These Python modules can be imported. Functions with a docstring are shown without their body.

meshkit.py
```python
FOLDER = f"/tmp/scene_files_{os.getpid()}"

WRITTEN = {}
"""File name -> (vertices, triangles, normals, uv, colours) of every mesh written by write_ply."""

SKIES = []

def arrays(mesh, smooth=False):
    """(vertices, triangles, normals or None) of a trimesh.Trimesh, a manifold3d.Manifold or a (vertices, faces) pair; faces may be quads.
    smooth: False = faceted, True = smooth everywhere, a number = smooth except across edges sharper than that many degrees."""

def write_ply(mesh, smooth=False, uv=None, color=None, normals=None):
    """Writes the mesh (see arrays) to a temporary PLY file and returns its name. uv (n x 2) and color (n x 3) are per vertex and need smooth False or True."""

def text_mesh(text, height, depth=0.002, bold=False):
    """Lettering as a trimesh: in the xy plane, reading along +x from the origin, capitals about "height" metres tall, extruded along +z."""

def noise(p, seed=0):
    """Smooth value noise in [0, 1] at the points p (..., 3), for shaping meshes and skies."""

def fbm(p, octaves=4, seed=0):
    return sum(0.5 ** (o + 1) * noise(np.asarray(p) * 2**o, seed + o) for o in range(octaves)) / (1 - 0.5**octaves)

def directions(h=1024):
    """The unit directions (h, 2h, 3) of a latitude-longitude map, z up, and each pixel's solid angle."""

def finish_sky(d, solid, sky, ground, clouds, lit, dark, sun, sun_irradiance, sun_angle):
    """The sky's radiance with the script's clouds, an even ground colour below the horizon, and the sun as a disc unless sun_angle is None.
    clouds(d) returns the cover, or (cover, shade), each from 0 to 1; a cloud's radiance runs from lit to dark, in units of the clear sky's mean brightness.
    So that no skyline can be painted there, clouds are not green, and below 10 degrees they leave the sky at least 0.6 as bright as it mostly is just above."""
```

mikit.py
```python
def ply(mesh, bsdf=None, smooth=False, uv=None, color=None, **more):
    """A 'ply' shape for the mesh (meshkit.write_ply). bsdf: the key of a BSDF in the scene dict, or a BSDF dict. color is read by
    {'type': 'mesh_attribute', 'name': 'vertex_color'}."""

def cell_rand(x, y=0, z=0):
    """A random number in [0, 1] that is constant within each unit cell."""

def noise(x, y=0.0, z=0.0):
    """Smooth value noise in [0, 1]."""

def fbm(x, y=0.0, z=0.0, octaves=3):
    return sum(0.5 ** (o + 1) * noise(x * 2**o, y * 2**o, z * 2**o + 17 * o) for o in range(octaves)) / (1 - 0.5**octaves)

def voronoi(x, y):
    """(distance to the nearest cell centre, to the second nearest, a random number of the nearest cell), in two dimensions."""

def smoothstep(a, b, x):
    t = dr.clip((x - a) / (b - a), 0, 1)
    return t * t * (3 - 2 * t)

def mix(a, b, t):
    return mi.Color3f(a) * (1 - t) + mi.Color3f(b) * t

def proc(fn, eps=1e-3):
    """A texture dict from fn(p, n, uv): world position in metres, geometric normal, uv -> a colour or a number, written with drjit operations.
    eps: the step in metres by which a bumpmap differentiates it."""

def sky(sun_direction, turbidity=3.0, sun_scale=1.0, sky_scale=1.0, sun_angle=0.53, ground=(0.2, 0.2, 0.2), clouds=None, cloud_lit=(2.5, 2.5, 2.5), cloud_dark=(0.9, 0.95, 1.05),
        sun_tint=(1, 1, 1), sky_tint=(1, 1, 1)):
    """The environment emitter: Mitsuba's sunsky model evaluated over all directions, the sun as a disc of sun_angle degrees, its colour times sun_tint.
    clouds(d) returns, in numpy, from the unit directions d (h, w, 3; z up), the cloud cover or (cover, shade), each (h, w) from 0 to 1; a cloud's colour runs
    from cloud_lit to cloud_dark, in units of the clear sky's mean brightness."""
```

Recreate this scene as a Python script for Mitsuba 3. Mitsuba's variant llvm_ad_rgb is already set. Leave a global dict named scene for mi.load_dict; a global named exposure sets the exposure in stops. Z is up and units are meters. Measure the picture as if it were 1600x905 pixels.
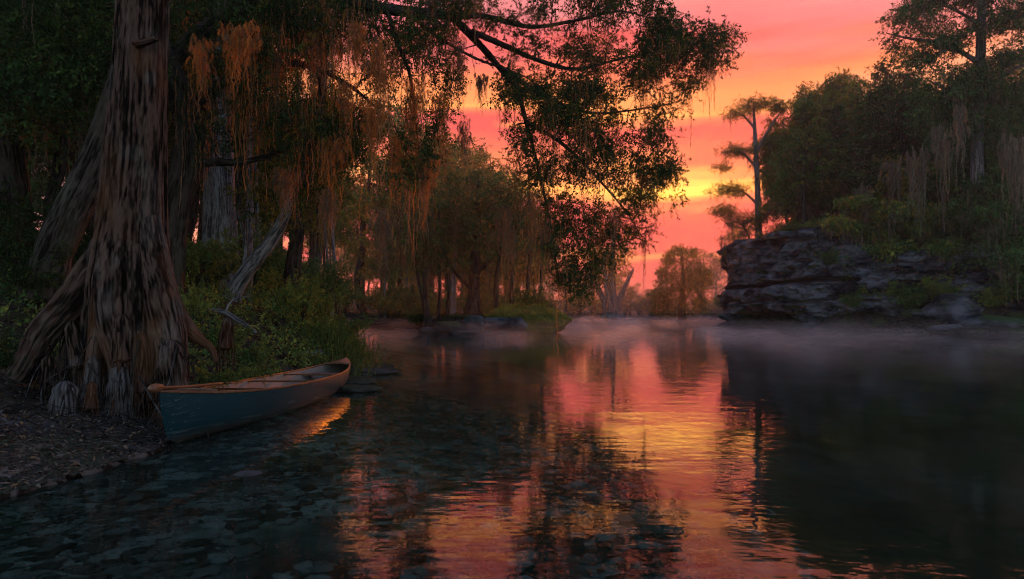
import math
import numpy as np
import trimesh
import drjit as dr
import shapely
import shapely.geometry as sg
import mitsuba as mi
import mikit
import meshkit
from mikit import noise, fbm, voronoi, cell_rand, smoothstep, mix, proc

T = mi.ScalarTransform4f
rng = np.random.default_rng(20240)
scene, labels = {}, {}

# ------------------------------------------------------------------ camera, sky, exposure
FOCAL, CENTRE_X, HORIZON, EYE = 1067.0, 800.0, 488.0, 1.15
exposure = 2.0
scene['camera'] = {'type': 'perspective', 'fov': math.degrees(2 * math.atan(800 / FOCAL)), 'fov_axis': 'x', 'near_clip': 0.05, 'far_clip': 900.0,
                   'principal_point_offset_y': (452.5 - HORIZON) / 905.0, 'medium': {'type': 'ref', 'id': 'haze_air'},
                   'to_world': T().look_at(origin=[0, 0, EYE], target=[0, 1, EYE], up=[0, 0, 1])}

SUN = np.array([0.413, 1.0, 0.160])      # low, behind the wood on the cliff


def dusk_clouds(d):
    """Long bands of lit cloud round the sunset, thinning to clear dusk sky away from it."""
    el = np.degrees(np.arcsin(np.clip(d[..., 2], -1, 1)))
    az = np.degrees(np.arctan2(d[..., 0], d[..., 1]))
    q = np.stack([d[..., 0] * 3.0, d[..., 1] * 3.0, d[..., 2] * 16], -1)
    w = el + 2.6 * (meshkit.fbm(q + 7, 4, 3) - 0.5) + 2.2 * (meshkit.fbm(q * [2.5, 2.5, 4.5], 5, 9) - 0.5) + 0.02 * (az - 12)
    w = w + 2.6 * (meshkit.fbm(np.stack([az * 0.045 + el * 0.10, el * 0.30 - az * 0.045, 0 * el], -1), 5, 23) - 0.5)
    shade = np.interp(w, [0, 2, 4.0, 4.7, 5.2, 6.5, 8.3, 9.2, 9.9, 10.6, 11.3, 12.2, 13.6, 14.6, 15.4, 15.9, 16.5, 18, 18.9, 20.5, 22, 26, 40, 90],
                      [.95, .95, .98, .72, .98, 1.0, .96, .62, .12, .05, .62, .86, .97, .98, .74, .56, .70, .78, .86, .97, 1.0, .94, .9, .9])
    low = np.exp(-((w - 9.9) / 1.5) ** 2)                     # the brightest streak lies right of the sun and is narrow
    shade = shade + low * (0.55 * (1 - np.exp(-((az - 13.0) / 5.5) ** 2)) - 0.10 * np.exp(-((az - 13.5) / 4.0) ** 2))
    away = np.clip(np.abs(az - 8) / 180, 0, 1)
    streak = meshkit.fbm(q * [1.5, 1.5, 2.2] + 31, 4, 5)
    cover = np.interp(w, [0, 17, 20, 25, 32, 45, 90], [1, 1, .97, .80, .6, .3, .2])
    cover = cover * np.interp(away, [0, .12, .22, .4, .6, 1], [1, .96, .8, .35, .15, .1]) * (0.96 + 0.16 * streak)
    shade = shade + (1 - shade) * np.interp(away, [0, .12, .4, 1], [0, .15, .8, 1])
    return np.clip(cover, 0, 1), np.clip(shade, 0, 1)


scene['sky'] = mikit.sky(SUN, turbidity=3, sun_scale=0.6, sun_angle=1.0, sun_tint=(1.0, 0.40, 0.12), sky_scale=3.3, sky_tint=(0.86, 0.96, 1.12), ground=(0.08, 0.08, 0.08),
                         clouds=dusk_clouds, cloud_lit=(5.0, 2.35, 0.35), cloud_dark=(1.66, 0.19, 0.20))

# thin air over the river: haze lit by the sunset
scene['haze_air'] = {'type': 'homogeneous', 'albedo': 0.95, 'sigma_t': 0.0008, 'phase': {'type': 'hg', 'g': 0.72}}


# ------------------------------------------------------------------ helpers
def P(u, v, y):
    """The point at distance y in front of the camera that the photograph shows at (u, v)."""
    return np.array([(u - CENTRE_X) / FOCAL * y, y, EYE + (HORIZON - v) / FOCAL * y])


def G(u, v, z=0.0):
    return P(u, v, (EYE - z) * FOCAL / (v - HORIZON))


used = {}


def fresh(name, parent=None):
    key = name if parent is None else parent + '__' + name
    n = used.get(key, 0)
    used[key] = n + 1
    return key if n == 0 else f'{key}_{n:03d}'


def thing(name, label, cat, group=None, kind=None):
    key = fresh(name)
    labels[key] = {'label': label, 'category': cat}
    if group:
        labels[key]['group'] = group
    if kind:
        labels[key]['kind'] = kind
    return key


def put(name, mesh, bsdf, parent=None, smooth=False, **more):
    """One shape entry; a part of PARENT, or the thing itself when NAME is already a thing's key."""
    key = name if name in labels and parent is None else fresh(name, parent)
    uv = None
    if isinstance(mesh, tuple) and len(mesh) == 3:
        mesh, uv = (mesh[0], mesh[1]), mesh[2]
    scene[key] = mikit.ply(mesh, bsdf, smooth=smooth, uv=uv, **more)
    return key


def stuff(key):
    labels.setdefault(key, {})['kind'] = 'stuff'


def join(parts):
    """Joins (V, F, UV) meshes."""
    v, f, t, n = [], [], [], 0
    for a, b, c in parts:
        v.append(a)
        f.append(b + n)
        t.append(c)
        n += len(a)
    return np.vstack(v), np.vstack(f), np.vstack(t)


def unit(a):
    a = np.asarray(a, float)
    return a / np.maximum(np.linalg.norm(a, axis=-1, keepdims=True), 1e-12)


def spline(pts, n):
    """Catmull-Rom through pts (k, m) at n even parameters."""
    p = np.asarray(pts, float)
    p = np.vstack([2 * p[0] - p[1], p, 2 * p[-1] - p[-2]])
    t = np.linspace(0, len(p) - 3 - 1e-9, n)
    i = t.astype(int)
    t = (t - i)[:, None]
    a, b, c, d = p[i], p[i + 1], p[i + 2], p[i + 3]
    return 0.5 * (2 * b + (c - a) * t + (2 * a - 5 * b + 4 * c - d) * t**2 + (3 * b - a - 3 * c + d) * t**3)


def tube(path, radius, k=8, bump=None, close=True):
    """(V, F, UV) of a tube; path (n, 3), radius (n,); bump(angle, length, radius) multiplies the radius. u and v run in metres."""
    p, r = np.asarray(path, float), np.broadcast_to(np.asarray(radius, float), (len(path),))
    n = len(p)
    t = unit(np.gradient(p, axis=0))
    x = np.cross(t[0], [0, 1, 0] if abs(t[0, 1]) < 0.8 else [1, 0, 0])
    frame = [unit(x)]
    for i in range(1, n):
        a = frame[-1] - t[i] * (frame[-1] @ t[i])
        frame.append(a / max(np.linalg.norm(a), 1e-9))
    x = np.array(frame)
    y = np.cross(t, x)
    length = np.concatenate([[0], np.cumsum(np.linalg.norm(np.diff(p, axis=0), axis=1))])
    ang = np.linspace(0, 2 * np.pi, k + 1)
    rr = np.repeat(r[:, None], k + 1, 1)
    if bump is not None:
        m = bump(ang[None, :-1] + 0 * rr[:, :-1], length[:, None] + 0 * rr[:, :-1], rr[:, :-1])
        rr = rr * np.concatenate([m, m[:, :1]], 1)
    v = p[:, None] + rr[..., None] * (np.cos(ang)[None, :, None] * x[:, None] + np.sin(ang)[None, :, None] * y[:, None])
    uv = np.stack([ang[None] * max(float(r.mean()), 1e-4) + 0 * rr, length[:, None] + 0 * rr], -1)
    i, j = np.meshgrid(np.arange(n - 1), np.arange(k), indexing='ij')
    a = (i * (k + 1) + j).ravel()
    f = np.vstack([np.stack([a, a + 1, a + k + 2], 1), np.stack([a, a + k + 2, a + k + 1], 1)])
    v, uv = v.reshape(-1, 3), uv.reshape(-1, 2)
    if close:
        for s, row in ((0, 0), (1, n - 1)):
            c = len(v)
            v = np.vstack([v, p[row] + t[row] * r[row] * (0.3 if s else -0.3)])
            uv = np.vstack([uv, [0, length[row]]])
            ring = row * (k + 1) + np.arange(k)
            f = np.vstack([f, np.stack([ring + 1, ring, ring * 0 + c], 1) if not s else np.stack([ring, ring + 1, ring * 0 + c], 1)])
    return v, f, uv


def grid_mesh(v):
    """(V, F) of a grid of points (n, m, 3)."""
    n, m = v.shape[:2]
    i, j = np.meshgrid(np.arange(n - 1), np.arange(m - 1), indexing='ij')
    a = (i * m + j).ravel()
    return v.reshape(-1, 3), np.vstack([np.stack([a, a + 1, a + m + 1], 1), np.stack([a, a + m + 1, a + m], 1)])


def ridged(p, octaves=4, seed=0):
    out, amp = 0, 0.5
    for o in range(octaves):
        out = out + amp * (1 - np.abs(2 * meshkit.noise(np.asarray(p) * 2**o, seed + o) - 1))
        amp *= 0.5
    return out / (1 - 0.5**octaves)


def rock_mesh(radii, seed, detail=3, rough=0.25, flat=0.0):
    m = trimesh.creation.icosphere(subdivisions=detail)
    v = np.array(m.vertices)
    n = meshkit.fbm(v * 1.3 + seed * 3.1, 4, seed) - 0.5
    c = np.abs(meshkit.noise(v * 2.2 + seed * 1.7, seed + 5) - 0.5)
    v = v * (1 + rough * 2 * n + rough * 0.8 * c)[:, None]
    if flat:
        v[:, 2] = np.sign(v[:, 2]) * np.minimum(np.abs(v[:, 2]), 1 - flat + 0.1 * n)
    return v * np.asarray(radii), np.array(m.faces)


def blades(base, direction, normal, length, width, uv):
    """Leaves: a rhombus each (V, F, UV), all arguments arrays of n; uv (n, 2) is the same on the whole leaf."""
    n = len(base)
    side = unit(np.cross(direction, normal))
    l, w = np.broadcast_to(length, (n,))[:, None], np.broadcast_to(width, (n,))[:, None]
    mid = base + direction * l * 0.45
    v = np.stack([base, mid + side * w * 0.5 + normal * l * 0.05, base + direction * l, mid - side * w * 0.5 + normal * l * 0.05], 1).reshape(-1, 3)
    a = np.arange(n)[:, None] * 4
    f = np.hstack([a, a + 1, a + 2, a, a + 2, a + 3]).reshape(-1, 3)
    return v, f, np.repeat(uv, 4, axis=0)


def sphere_dirs(n):
    return unit(rng.normal(size=(n, 3)))
# ------------------------------------------------------------------ materials
def rgb(*c):
    return {'type': 'rgb', 'value': list(c)}


PALETTE = [(0.030, 0.055, 0.020), (0.045, 0.085, 0.025), (0.085, 0.120, 0.025), (0.210, 0.160, 0.030), (0.240, 0.105, 0.025), (0.130, 0.120, 0.092), (0.55, 0.21, 0.05)]
# uv.x along the palette: 0 dark oak green, .17 green, .33 yellow green, .5 ochre, .67 autumn orange, .83 grey moss, 1 moss with orange backlight put into its colour; uv.y brightness


def leaf_colour(p, n, uv):
    x = dr.clip(uv.x, 0, 0.9999) * (len(PALETTE) - 1)
    c = mi.Color3f(0)
    for k, q in enumerate(PALETTE):
        c += mi.Color3f(q) * dr.maximum(0, 1 - dr.abs(x - k))
    return c * (0.4 + 1.1 * uv.y)


scene['leaf_material'] = {'type': 'principledthin', 'base_color': proc(leaf_colour), 'roughness': 0.5, 'diff_trans': 0.62, 'eta': 1.4}
scene['moss_material'] = {'type': 'principledthin', 'base_color': proc(leaf_colour), 'roughness': 0.7, 'diff_trans': 1.0, 'eta': 1.3}


def bark(name, dark, light, warm, ridge, lichen=0.0, bump=0.012, lich=(0.30, 0.30, 0.27)):
    def height(p, n, uv):
        return 0.6 * fbm(uv.x * ridge, uv.y * ridge * 0.06, 3.0, 3) + 0.5 * fbm(uv.x * ridge * 1.4, uv.y * ridge * 0.26, 8.0, 3)

    def colour(p, n, uv):
        h = smoothstep(0.36, 0.64, 0.55 * fbm(uv.x * ridge, uv.y * ridge * 0.06, 3.0, 3) + 0.45 * fbm(uv.x * ridge * 1.4, uv.y * ridge * 0.26, 8.0, 3))
        c = mix(dark, light, h)
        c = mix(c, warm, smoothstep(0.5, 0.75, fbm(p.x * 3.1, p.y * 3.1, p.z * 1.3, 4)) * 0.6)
        if lichen:
            c = mix(c, lich, lichen * smoothstep(0.52, 0.66, fbm(p.x * 5, p.y * 5, p.z * 2.5, 3)) * (0.4 + 0.6 * h))
        return c * (0.75 + 0.5 * noise(uv.x * ridge * 3, uv.y * ridge * 0.5, 9))

    scene[name] = {'type': 'bumpmap', 'arbitrary': {**proc(height, 2e-3)}, 'scale': bump, 'bsdf': {'type': 'twosided', 'bsdf': {'type': 'diffuse', 'reflectance': proc(colour)}}}


bark('bark_cypress', (0.007, 0.005, 0.004), (0.090, 0.056, 0.041), (0.120, 0.052, 0.023), 34.0, 0.10, 0.026)  # third tone: reddish inner bark, its patches also standing in for orange light
bark('bark_dark', (0.012, 0.010, 0.008), (0.062, 0.050, 0.040), (0.050, 0.042, 0.028), 30.0, 0.25, 0.016, (0.085, 0.095, 0.06))
bark('bark_grey', (0.018, 0.016, 0.015), (0.115, 0.105, 0.098), (0.085, 0.060, 0.045), 40.0, 0.1, 0.012)
bark('bark_pale', (0.040, 0.038, 0.037), (0.21, 0.20, 0.195), (0.14, 0.115, 0.10), 34.0, 0.2, 0.014)


def soil_colour(p, n, uv):
    m = fbm(p.x * 1.1, p.y * 1.1, 0.0, 4)
    c = mix((0.018, 0.014, 0.010), (0.060, 0.047, 0.034), smoothstep(0.3, 0.7, fbm(p.x * 7, p.y * 7, p.z * 7, 3)))
    c = mix(c, (0.045, 0.060, 0.020), smoothstep(0.52, 0.66, m) * 0.8)
    c = mix(c, (0.040, 0.055, 0.018), smoothstep(2.5, 4.0, p.z))
    c = mix(c, (0.15, 0.135, 0.115), smoothstep(0.28, 0.05, p.z) * smoothstep(0.4, 0.6, fbm(p.x * 13, p.y * 13, 1.0, 3)) * 0.8)
    return c * (0.6 + 0.4 * smoothstep(0.01, 0.09, p.z + 0.05 * (noise(p.x * 6, p.y * 6) - 0.5)))


scene['soil'] = {'type': 'bumpmap', 'arbitrary': proc(lambda p, n, uv: fbm(p.x * 16, p.y * 16, p.z * 16, 3), 4e-3), 'scale': 0.03, 'bsdf': {'type': 'twosided', 'bsdf': {'type': 'diffuse', 'reflectance': proc(soil_colour)}}}


def bed_colour(p, n, uv):
    c = mix((0.035, 0.040, 0.031), (0.20, 0.21, 0.18), smoothstep(0.36, 0.70, fbm(p.x * 1.1, p.y * 0.8, 4.0, 5)))
    c = c * (0.45 + 1.0 * fbm(p.x * 9, p.y * 9, p.z * 9, 3))
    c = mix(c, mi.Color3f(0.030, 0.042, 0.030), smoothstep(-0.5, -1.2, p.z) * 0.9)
    return mix(c, mi.Color3f(0.016, 0.024, 0.010), smoothstep(0.46, 0.56, fbm(p.x * 0.9, p.y * 0.7, 11.0, 4)) * 0.6)


def bed_stone_colour(p, n, uv):
    c = mix((0.026, 0.028, 0.021), (0.17, 0.17, 0.148), uv.x * uv.x)
    return c * (0.6 + 0.8 * fbm(p.x * 14, p.y * 14, p.z * 14, 3))


scene['bed_stone'] = {'type': 'twosided', 'bsdf': {'type': 'diffuse', 'reflectance': proc(bed_stone_colour)}}
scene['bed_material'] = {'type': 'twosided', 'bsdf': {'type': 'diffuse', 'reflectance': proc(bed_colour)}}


def wave(p, n, uv):
    calm = 0.45 + 0.75 * noise(p.x * 0.12, p.y * 0.2, 2.0)
    return calm * (0.0016 * noise(p.x * 0.8, p.y * 1.9) + 0.0011 * noise(p.x * 2.3 + 3, p.y * 6.0) + 0.0008 * noise(p.x * 6.1, p.y * 15.0 + 7)) + 0.0003 * noise(p.x * 22, p.y * 40.0)


scene['water_material'] = {'type': 'bumpmap', 'arbitrary': proc(wave, 4e-3), 'scale': 1.0, 'bsdf': {'type': 'dielectric', 'int_ior': 1.33, 'ext_ior': 1.0, 'specular_transmittance': rgb(0.66, 0.92, 0.89)}}


def stone_colour(p, n, uv):
    m = fbm(p.x * 0.9, p.y * 0.9, p.z * 1.6, 4)
    c = mix((0.022, 0.023, 0.027), (0.130, 0.134, 0.145), smoothstep(0.32, 0.68, m))
    c = c * (0.55 + 0.75 * fbm(p.x * 6, p.y * 6, p.z * 8, 4))
    streak = smoothstep(0.55, 0.75, fbm(p.x * 1.7, p.y * 1.7, p.z * 0.25, 3))
    c = mix(c, mi.Color3f(0.05, 0.05, 0.048), streak * 0.75)
    c = mix(c, mi.Color3f(0.05, 0.07, 0.025), smoothstep(0.5, 0.65, fbm(p.x * 1.2 + 9, p.y * 1.2, p.z * 1.2, 3)) * smoothstep(0.0, 0.8, n.z) * 0.9)
    return mix(c, mi.Color3f(0.045, 0.042, 0.035), smoothstep(0.5, 0.05, p.z) * 0.7)


scene['limestone'] = {'type': 'bumpmap', 'arbitrary': proc(lambda p, n, uv: fbm(p.x * 5, p.y * 5, p.z * 7, 4), 1e-2), 'scale': 0.22, 'bsdf': {'type': 'twosided', 'bsdf': {'type': 'diffuse', 'reflectance': proc(stone_colour)}}}


def moss_colour(p, n, uv):
    return mix((0.04, 0.036, 0.012), (0.16, 0.135, 0.030), fbm(p.x * 2.5, p.y * 2.5, p.z * 2.5, 4))


scene['moss_turf'] = {'type': 'bumpmap', 'arbitrary': proc(lambda p, n, uv: fbm(p.x * 14, p.y * 14, p.z * 14, 3), 5e-3), 'scale': 0.06, 'bsdf': {'type': 'twosided', 'bsdf': {'type': 'diffuse', 'reflectance': proc(moss_colour)}}}


def paint_colour(p, n, uv):
    c = mix((0.002, 0.027, 0.035), (0.004, 0.037, 0.046), fbm(p.x * 3, p.y * 3, p.z * 3, 3))
    bow = smoothstep(6.25, 5.7, p.y)
    scratch = smoothstep(0.66, 0.76, fbm(p.x * 14 + p.z * 30, p.y * 16, p.z * 90 - p.x * 30, 3)) * (0.15 + 0.85 * bow)
    c = mix(c, (0.035, 0.030, 0.022), smoothstep(0.12, -0.03, p.z - 0.06 * noise(p.x * 5, p.y * 3, 2.0)) * 0.85)
    low = smoothstep(0.62, 0.72, fbm(p.y * 2.2, p.z * 55 + p.y * 3, 4.0, 3)) * smoothstep(0.26, 0.05, p.z)
    return mix(c, (0.10, 0.14, 0.14), dr.clip(scratch * 0.8 + low * 0.35, 0, 1))


scene['hull_paint'] = {'type': 'twosided', 'bsdf': {'type': 'principled', 'base_color': proc(paint_colour), 'roughness': 0.42, 'specular': 0.16}}
scene['hull_inside'] = {'type': 'twosided', 'bsdf': {'type': 'diffuse', 'reflectance': proc(lambda p, n, uv: mix((0.17, 0.15, 0.13), (0.30, 0.27, 0.22), fbm(p.x * 6, p.y * 3, p.z * 6, 3)))}}


def wood(name, dark, light, gloss=0.35):
    def colour(p, n, uv):
        return mix(dark, light, fbm(p.x * 60, p.y * 4, p.z * 60, 3)) * (0.8 + 0.4 * noise(p.x * 7, p.y * 2, p.z * 7))
    scene[name] = {'type': 'twosided', 'bsdf': {'type': 'principled', 'base_color': proc(colour), 'roughness': gloss, 'specular': 0.5}}


wood('gunwale_wood', (0.060, 0.025, 0.010), (0.19, 0.085, 0.034))
wood('deck_wood', (0.045, 0.026, 0.016), (0.11, 0.062, 0.036))
scene['seat_web'] = {'type': 'twosided', 'bsdf': {'type': 'principled', 'base_color': rgb(0.02, 0.028, 0.05), 'roughness': 0.5}}
# ------------------------------------------------------------------ the setting
WATER = sg.Polygon([(-3.6, -9), (-3.45, 2.0), (-3.15, 4.1), (-3.0, 4.8), (-2.92, 5.6), (-3.15, 6.6), (-3.35, 8), (-3.3, 9.6), (-3.0, 11.3), (-2.9, 12.6), (-2.65, 14.0), (-3.0, 15.2), (-3.7, 17),
                    (-4.9, 21.5), (-6.6, 29), (-10.4, 45), (-14.2, 60), (-10.5, 67), (-8.5, 78), (-2, 84), (5, 96), (13, 110), (34, 122), (42, 118), (33, 92), (23, 74), (17.6, 58), (17.8, 53), (18.4, 46), (20.5, 41), (24, 37.5),
                    (28, 34), (31, 24), (32, 8), (30, -9)])
ISLET = sg.Polygon([(-5.3, 40), (-4.9, 37.6), (-3, 36.4), (-0.5, 36.2), (1.2, 36.8), (2.5, 38.2), (2.0, 39.6), (0.5, 41.5), (-2.5, 43), (-4.6, 42.2)])
CLIFF_LINE = np.array([(36, 76), (27, 71), (20.6, 64), (18.0, 57.8), (18.0, 54.0), (18.7, 48.5), (19.8, 45.2), (20.9, 44.6), (22.4, 42.6), (25.2, 40.8), (28.0, 38.2), (32.5, 35.5), (38, 33)], float)


def ground_z(x, y):
    """Height of the ground: river bed under the water, banks, the islet, the plateau behind the cliff."""
    x, y = np.asarray(x, float), np.asarray(y, float)
    pt = shapely.points(x, y)
    wet = shapely.contains(WATER, pt)
    d = shapely.distance(WATER.exterior, pt)
    big = meshkit.fbm(np.stack([x * 0.25, y * 0.25, 0 * x], -1), 3, 2) - 0.5
    mid = meshkit.fbm(np.stack([x * 1.1, y * 1.1, 0 * x + 5], -1), 4, 3) - 0.5
    fine = meshkit.fbm(np.stack([x * 5, y * 5, 0 * x + 9], -1), 3, 4) - 0.5
    amp = 0.55 + 1.35 * np.clip((y - 6.5) / 5, 0, 1)
    left = amp * (1 - np.exp(-d / 3.2)) + 0.10 * np.clip(d, 0, 4)
    left = left + 0.2 * big + np.clip(d * 0.5, 0.05, 1) * 0.30 * mid + 0.05 * fine * np.clip(d * 2, 0.3, 1)
    far = 0.06 + 1.0 * (1 - np.exp(-d / 16)) + 0.05 * np.clip(d - 12, 0, 120) + 0.5 * big * np.clip(d / 6, 0, 1)
    z = np.where((y > 62) & (x < 45), np.where(y < 72, left + (far - left) * np.clip((y - 62) / 10, 0, 1), far), left)
    # the plateau behind the cliff line
    cl = sg.Polygon([*map(tuple, CLIFF_LINE), (60, 20), (170, 20), (170, 140), (70, 120), (40, 90)])
    dc = np.where(shapely.contains(cl, pt), shapely.distance(shapely.linestrings(CLIFF_LINE), pt), 0)
    top = 6.6 - 2.9 * np.clip((x - 20.6) / 4.0, 0, 1) * np.clip((62 - y) / 8, 0, 1) + 0.22 * np.clip(dc - 1, 0, 14) * np.clip((x - 20.6) / 4.0, 0, 1) + 0.8 * big + 0.4 * mid + 0.04 * np.clip(dc, 0, 60)
    z = np.where(dc > 0, top * np.clip((dc - 0.5) / 1.6, 0, 1) + 0.2, z)
    bed = -np.minimum(0.04 + 0.16 * d + 0.05 * np.clip(d - 1.5, 0, 8), 1.9) + 0.22 * mid * np.clip(d, 0.1, 1) + 0.06 * fine
    bed = np.minimum(bed, -0.02)
    z = np.where(wet, bed, np.maximum(z, 0.03))
    isl = shapely.contains(ISLET, pt)
    di = shapely.distance(ISLET.exterior, pt)
    z = np.where(isl, 0.1 + 1.0 * (1 - np.exp(-di / 0.8)) + 0.5 * mid + 0.12 * fine, z)
    z = np.where(wet & ~isl, np.minimum(np.maximum(z, -0.1 - 0.6 * di + 0.05 * fine), -0.015), z)
    return z


def gz(x, y):
    return float(ground_z(np.array([x]), np.array([y]))[0])


def spaced(a, b, step, lo, hi, grow=1.09):
    mid = list(np.arange(a, b, step))
    out, s, x = [], step, b
    while x < hi:
        out.append(x)
        s *= grow
        x += s
    low, s, x = [], step, a
    while x > lo:
        s *= grow
        x -= s
        low.append(x)
    return np.array(low[::-1] + mid + out + [hi])


gx, gy = spaced(-7.5, 3.0, 0.06, -110, 110, 1.07), spaced(2.6, 13.0, 0.07, -24, 205, 1.045)
X, Y = np.meshgrid(gx, gy, indexing='ij')
Z = ground_z(X.ravel(), Y.ravel()).reshape(X.shape)
v, f = grid_mesh(np.stack([X, Y, Z], -1))
wetv = shapely.contains(WATER.buffer(-0.12), shapely.points(v[:, 0], v[:, 1])) & ~shapely.contains(ISLET, shapely.points(v[:, 0], v[:, 1]))
under = wetv[f].all(1)
f = f[:, [0, 1, 2]]
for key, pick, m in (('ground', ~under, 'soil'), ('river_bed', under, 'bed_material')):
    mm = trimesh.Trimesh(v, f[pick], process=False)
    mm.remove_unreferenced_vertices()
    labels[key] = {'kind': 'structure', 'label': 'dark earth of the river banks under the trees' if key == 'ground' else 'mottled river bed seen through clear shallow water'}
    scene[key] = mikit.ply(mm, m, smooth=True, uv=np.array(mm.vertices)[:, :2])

labels['water'] = {'kind': 'structure', 'label': 'clear river water mirroring the sunset and the trees'}
w = np.array([[-45, -9, 0], [60, -9, 0], [60, 128, 0], [-45, 128, 0.0]])
scene['water'] = mikit.ply((w, np.array([[0, 1, 2], [0, 2, 3]])), 'water_material', uv=w[:, :2])

labels['haze'] = {'kind': 'stuff', 'label': 'thin warm haze in the air over the river'}
scene['haze'] = {'type': 'cube', 'to_world': T().translate([0, 90, 18]).scale([115, 118, 21]), 'bsdf': {'type': 'null'}, 'interior': {'type': 'ref', 'id': 'haze_air'}}

# mist: a low sheet lying on the water, and a taller bank of it over the far shore
def mist(name, label, lo, hi, n, density, scale):
    lo, hi = np.array(lo, float), np.array(hi, float)
    x, y, z = np.meshgrid(*[np.linspace(a, b, k) for a, b, k in zip(lo, hi, n)], indexing='ij')
    edge = np.minimum(np.minimum(x - lo[0], hi[0] - x) / 3, np.minimum(y - lo[1], hi[1] - y) / 2.5)
    d = density(x, y, z) * np.clip(edge, 0, 1)
    d[..., -1] = 0
    grid = np.ascontiguousarray(d.transpose(2, 1, 0)[..., None].astype(np.float32))
    scene[name + '_air'] = {'type': 'heterogeneous', 'albedo': 0.97, 'scale': scale, 'phase': {'type': 'hg', 'g': 0.35},
                            'sigma_t': {'type': 'gridvolume', 'grid': mi.VolumeGrid(grid), 'raw': True, 'to_world': T().translate([float(q) for q in lo]).scale([float(q) for q in hi - lo])}}
    labels[name] = {'kind': 'stuff', 'label': label}
    scene[name] = {'type': 'cube', 'to_world': T().translate([float(q) for q in (lo + hi) / 2]).scale([float(q) for q in (hi - lo) / 2]), 'bsdf': {'type': 'null'},
                   'interior': {'type': 'ref', 'id': name + '_air'}, 'exterior': {'type': 'ref', 'id': 'haze_air'}}


def low_mist(x, y, z):
    q = np.stack([x * 0.34, y * 0.14, z * 0.8], -1)
    wisp = 0.04 + np.clip((meshkit.fbm(q * [2.2, 1.6, 1.6], 4, 61) - 0.48) * 8, 0, 1.9)
    far = np.clip((y - 9) / 22, 0, 1) ** 1.1
    return wisp * far * np.interp(x, [-6, 4, 9, 20], [0.8, 1.3, 1.2, 0.5]) * np.clip(1.25 - z * (0.8 + 1.1 * meshkit.noise(q * [0.7, 0.7, 0], 66)), 0, 1) ** 1.5


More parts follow.
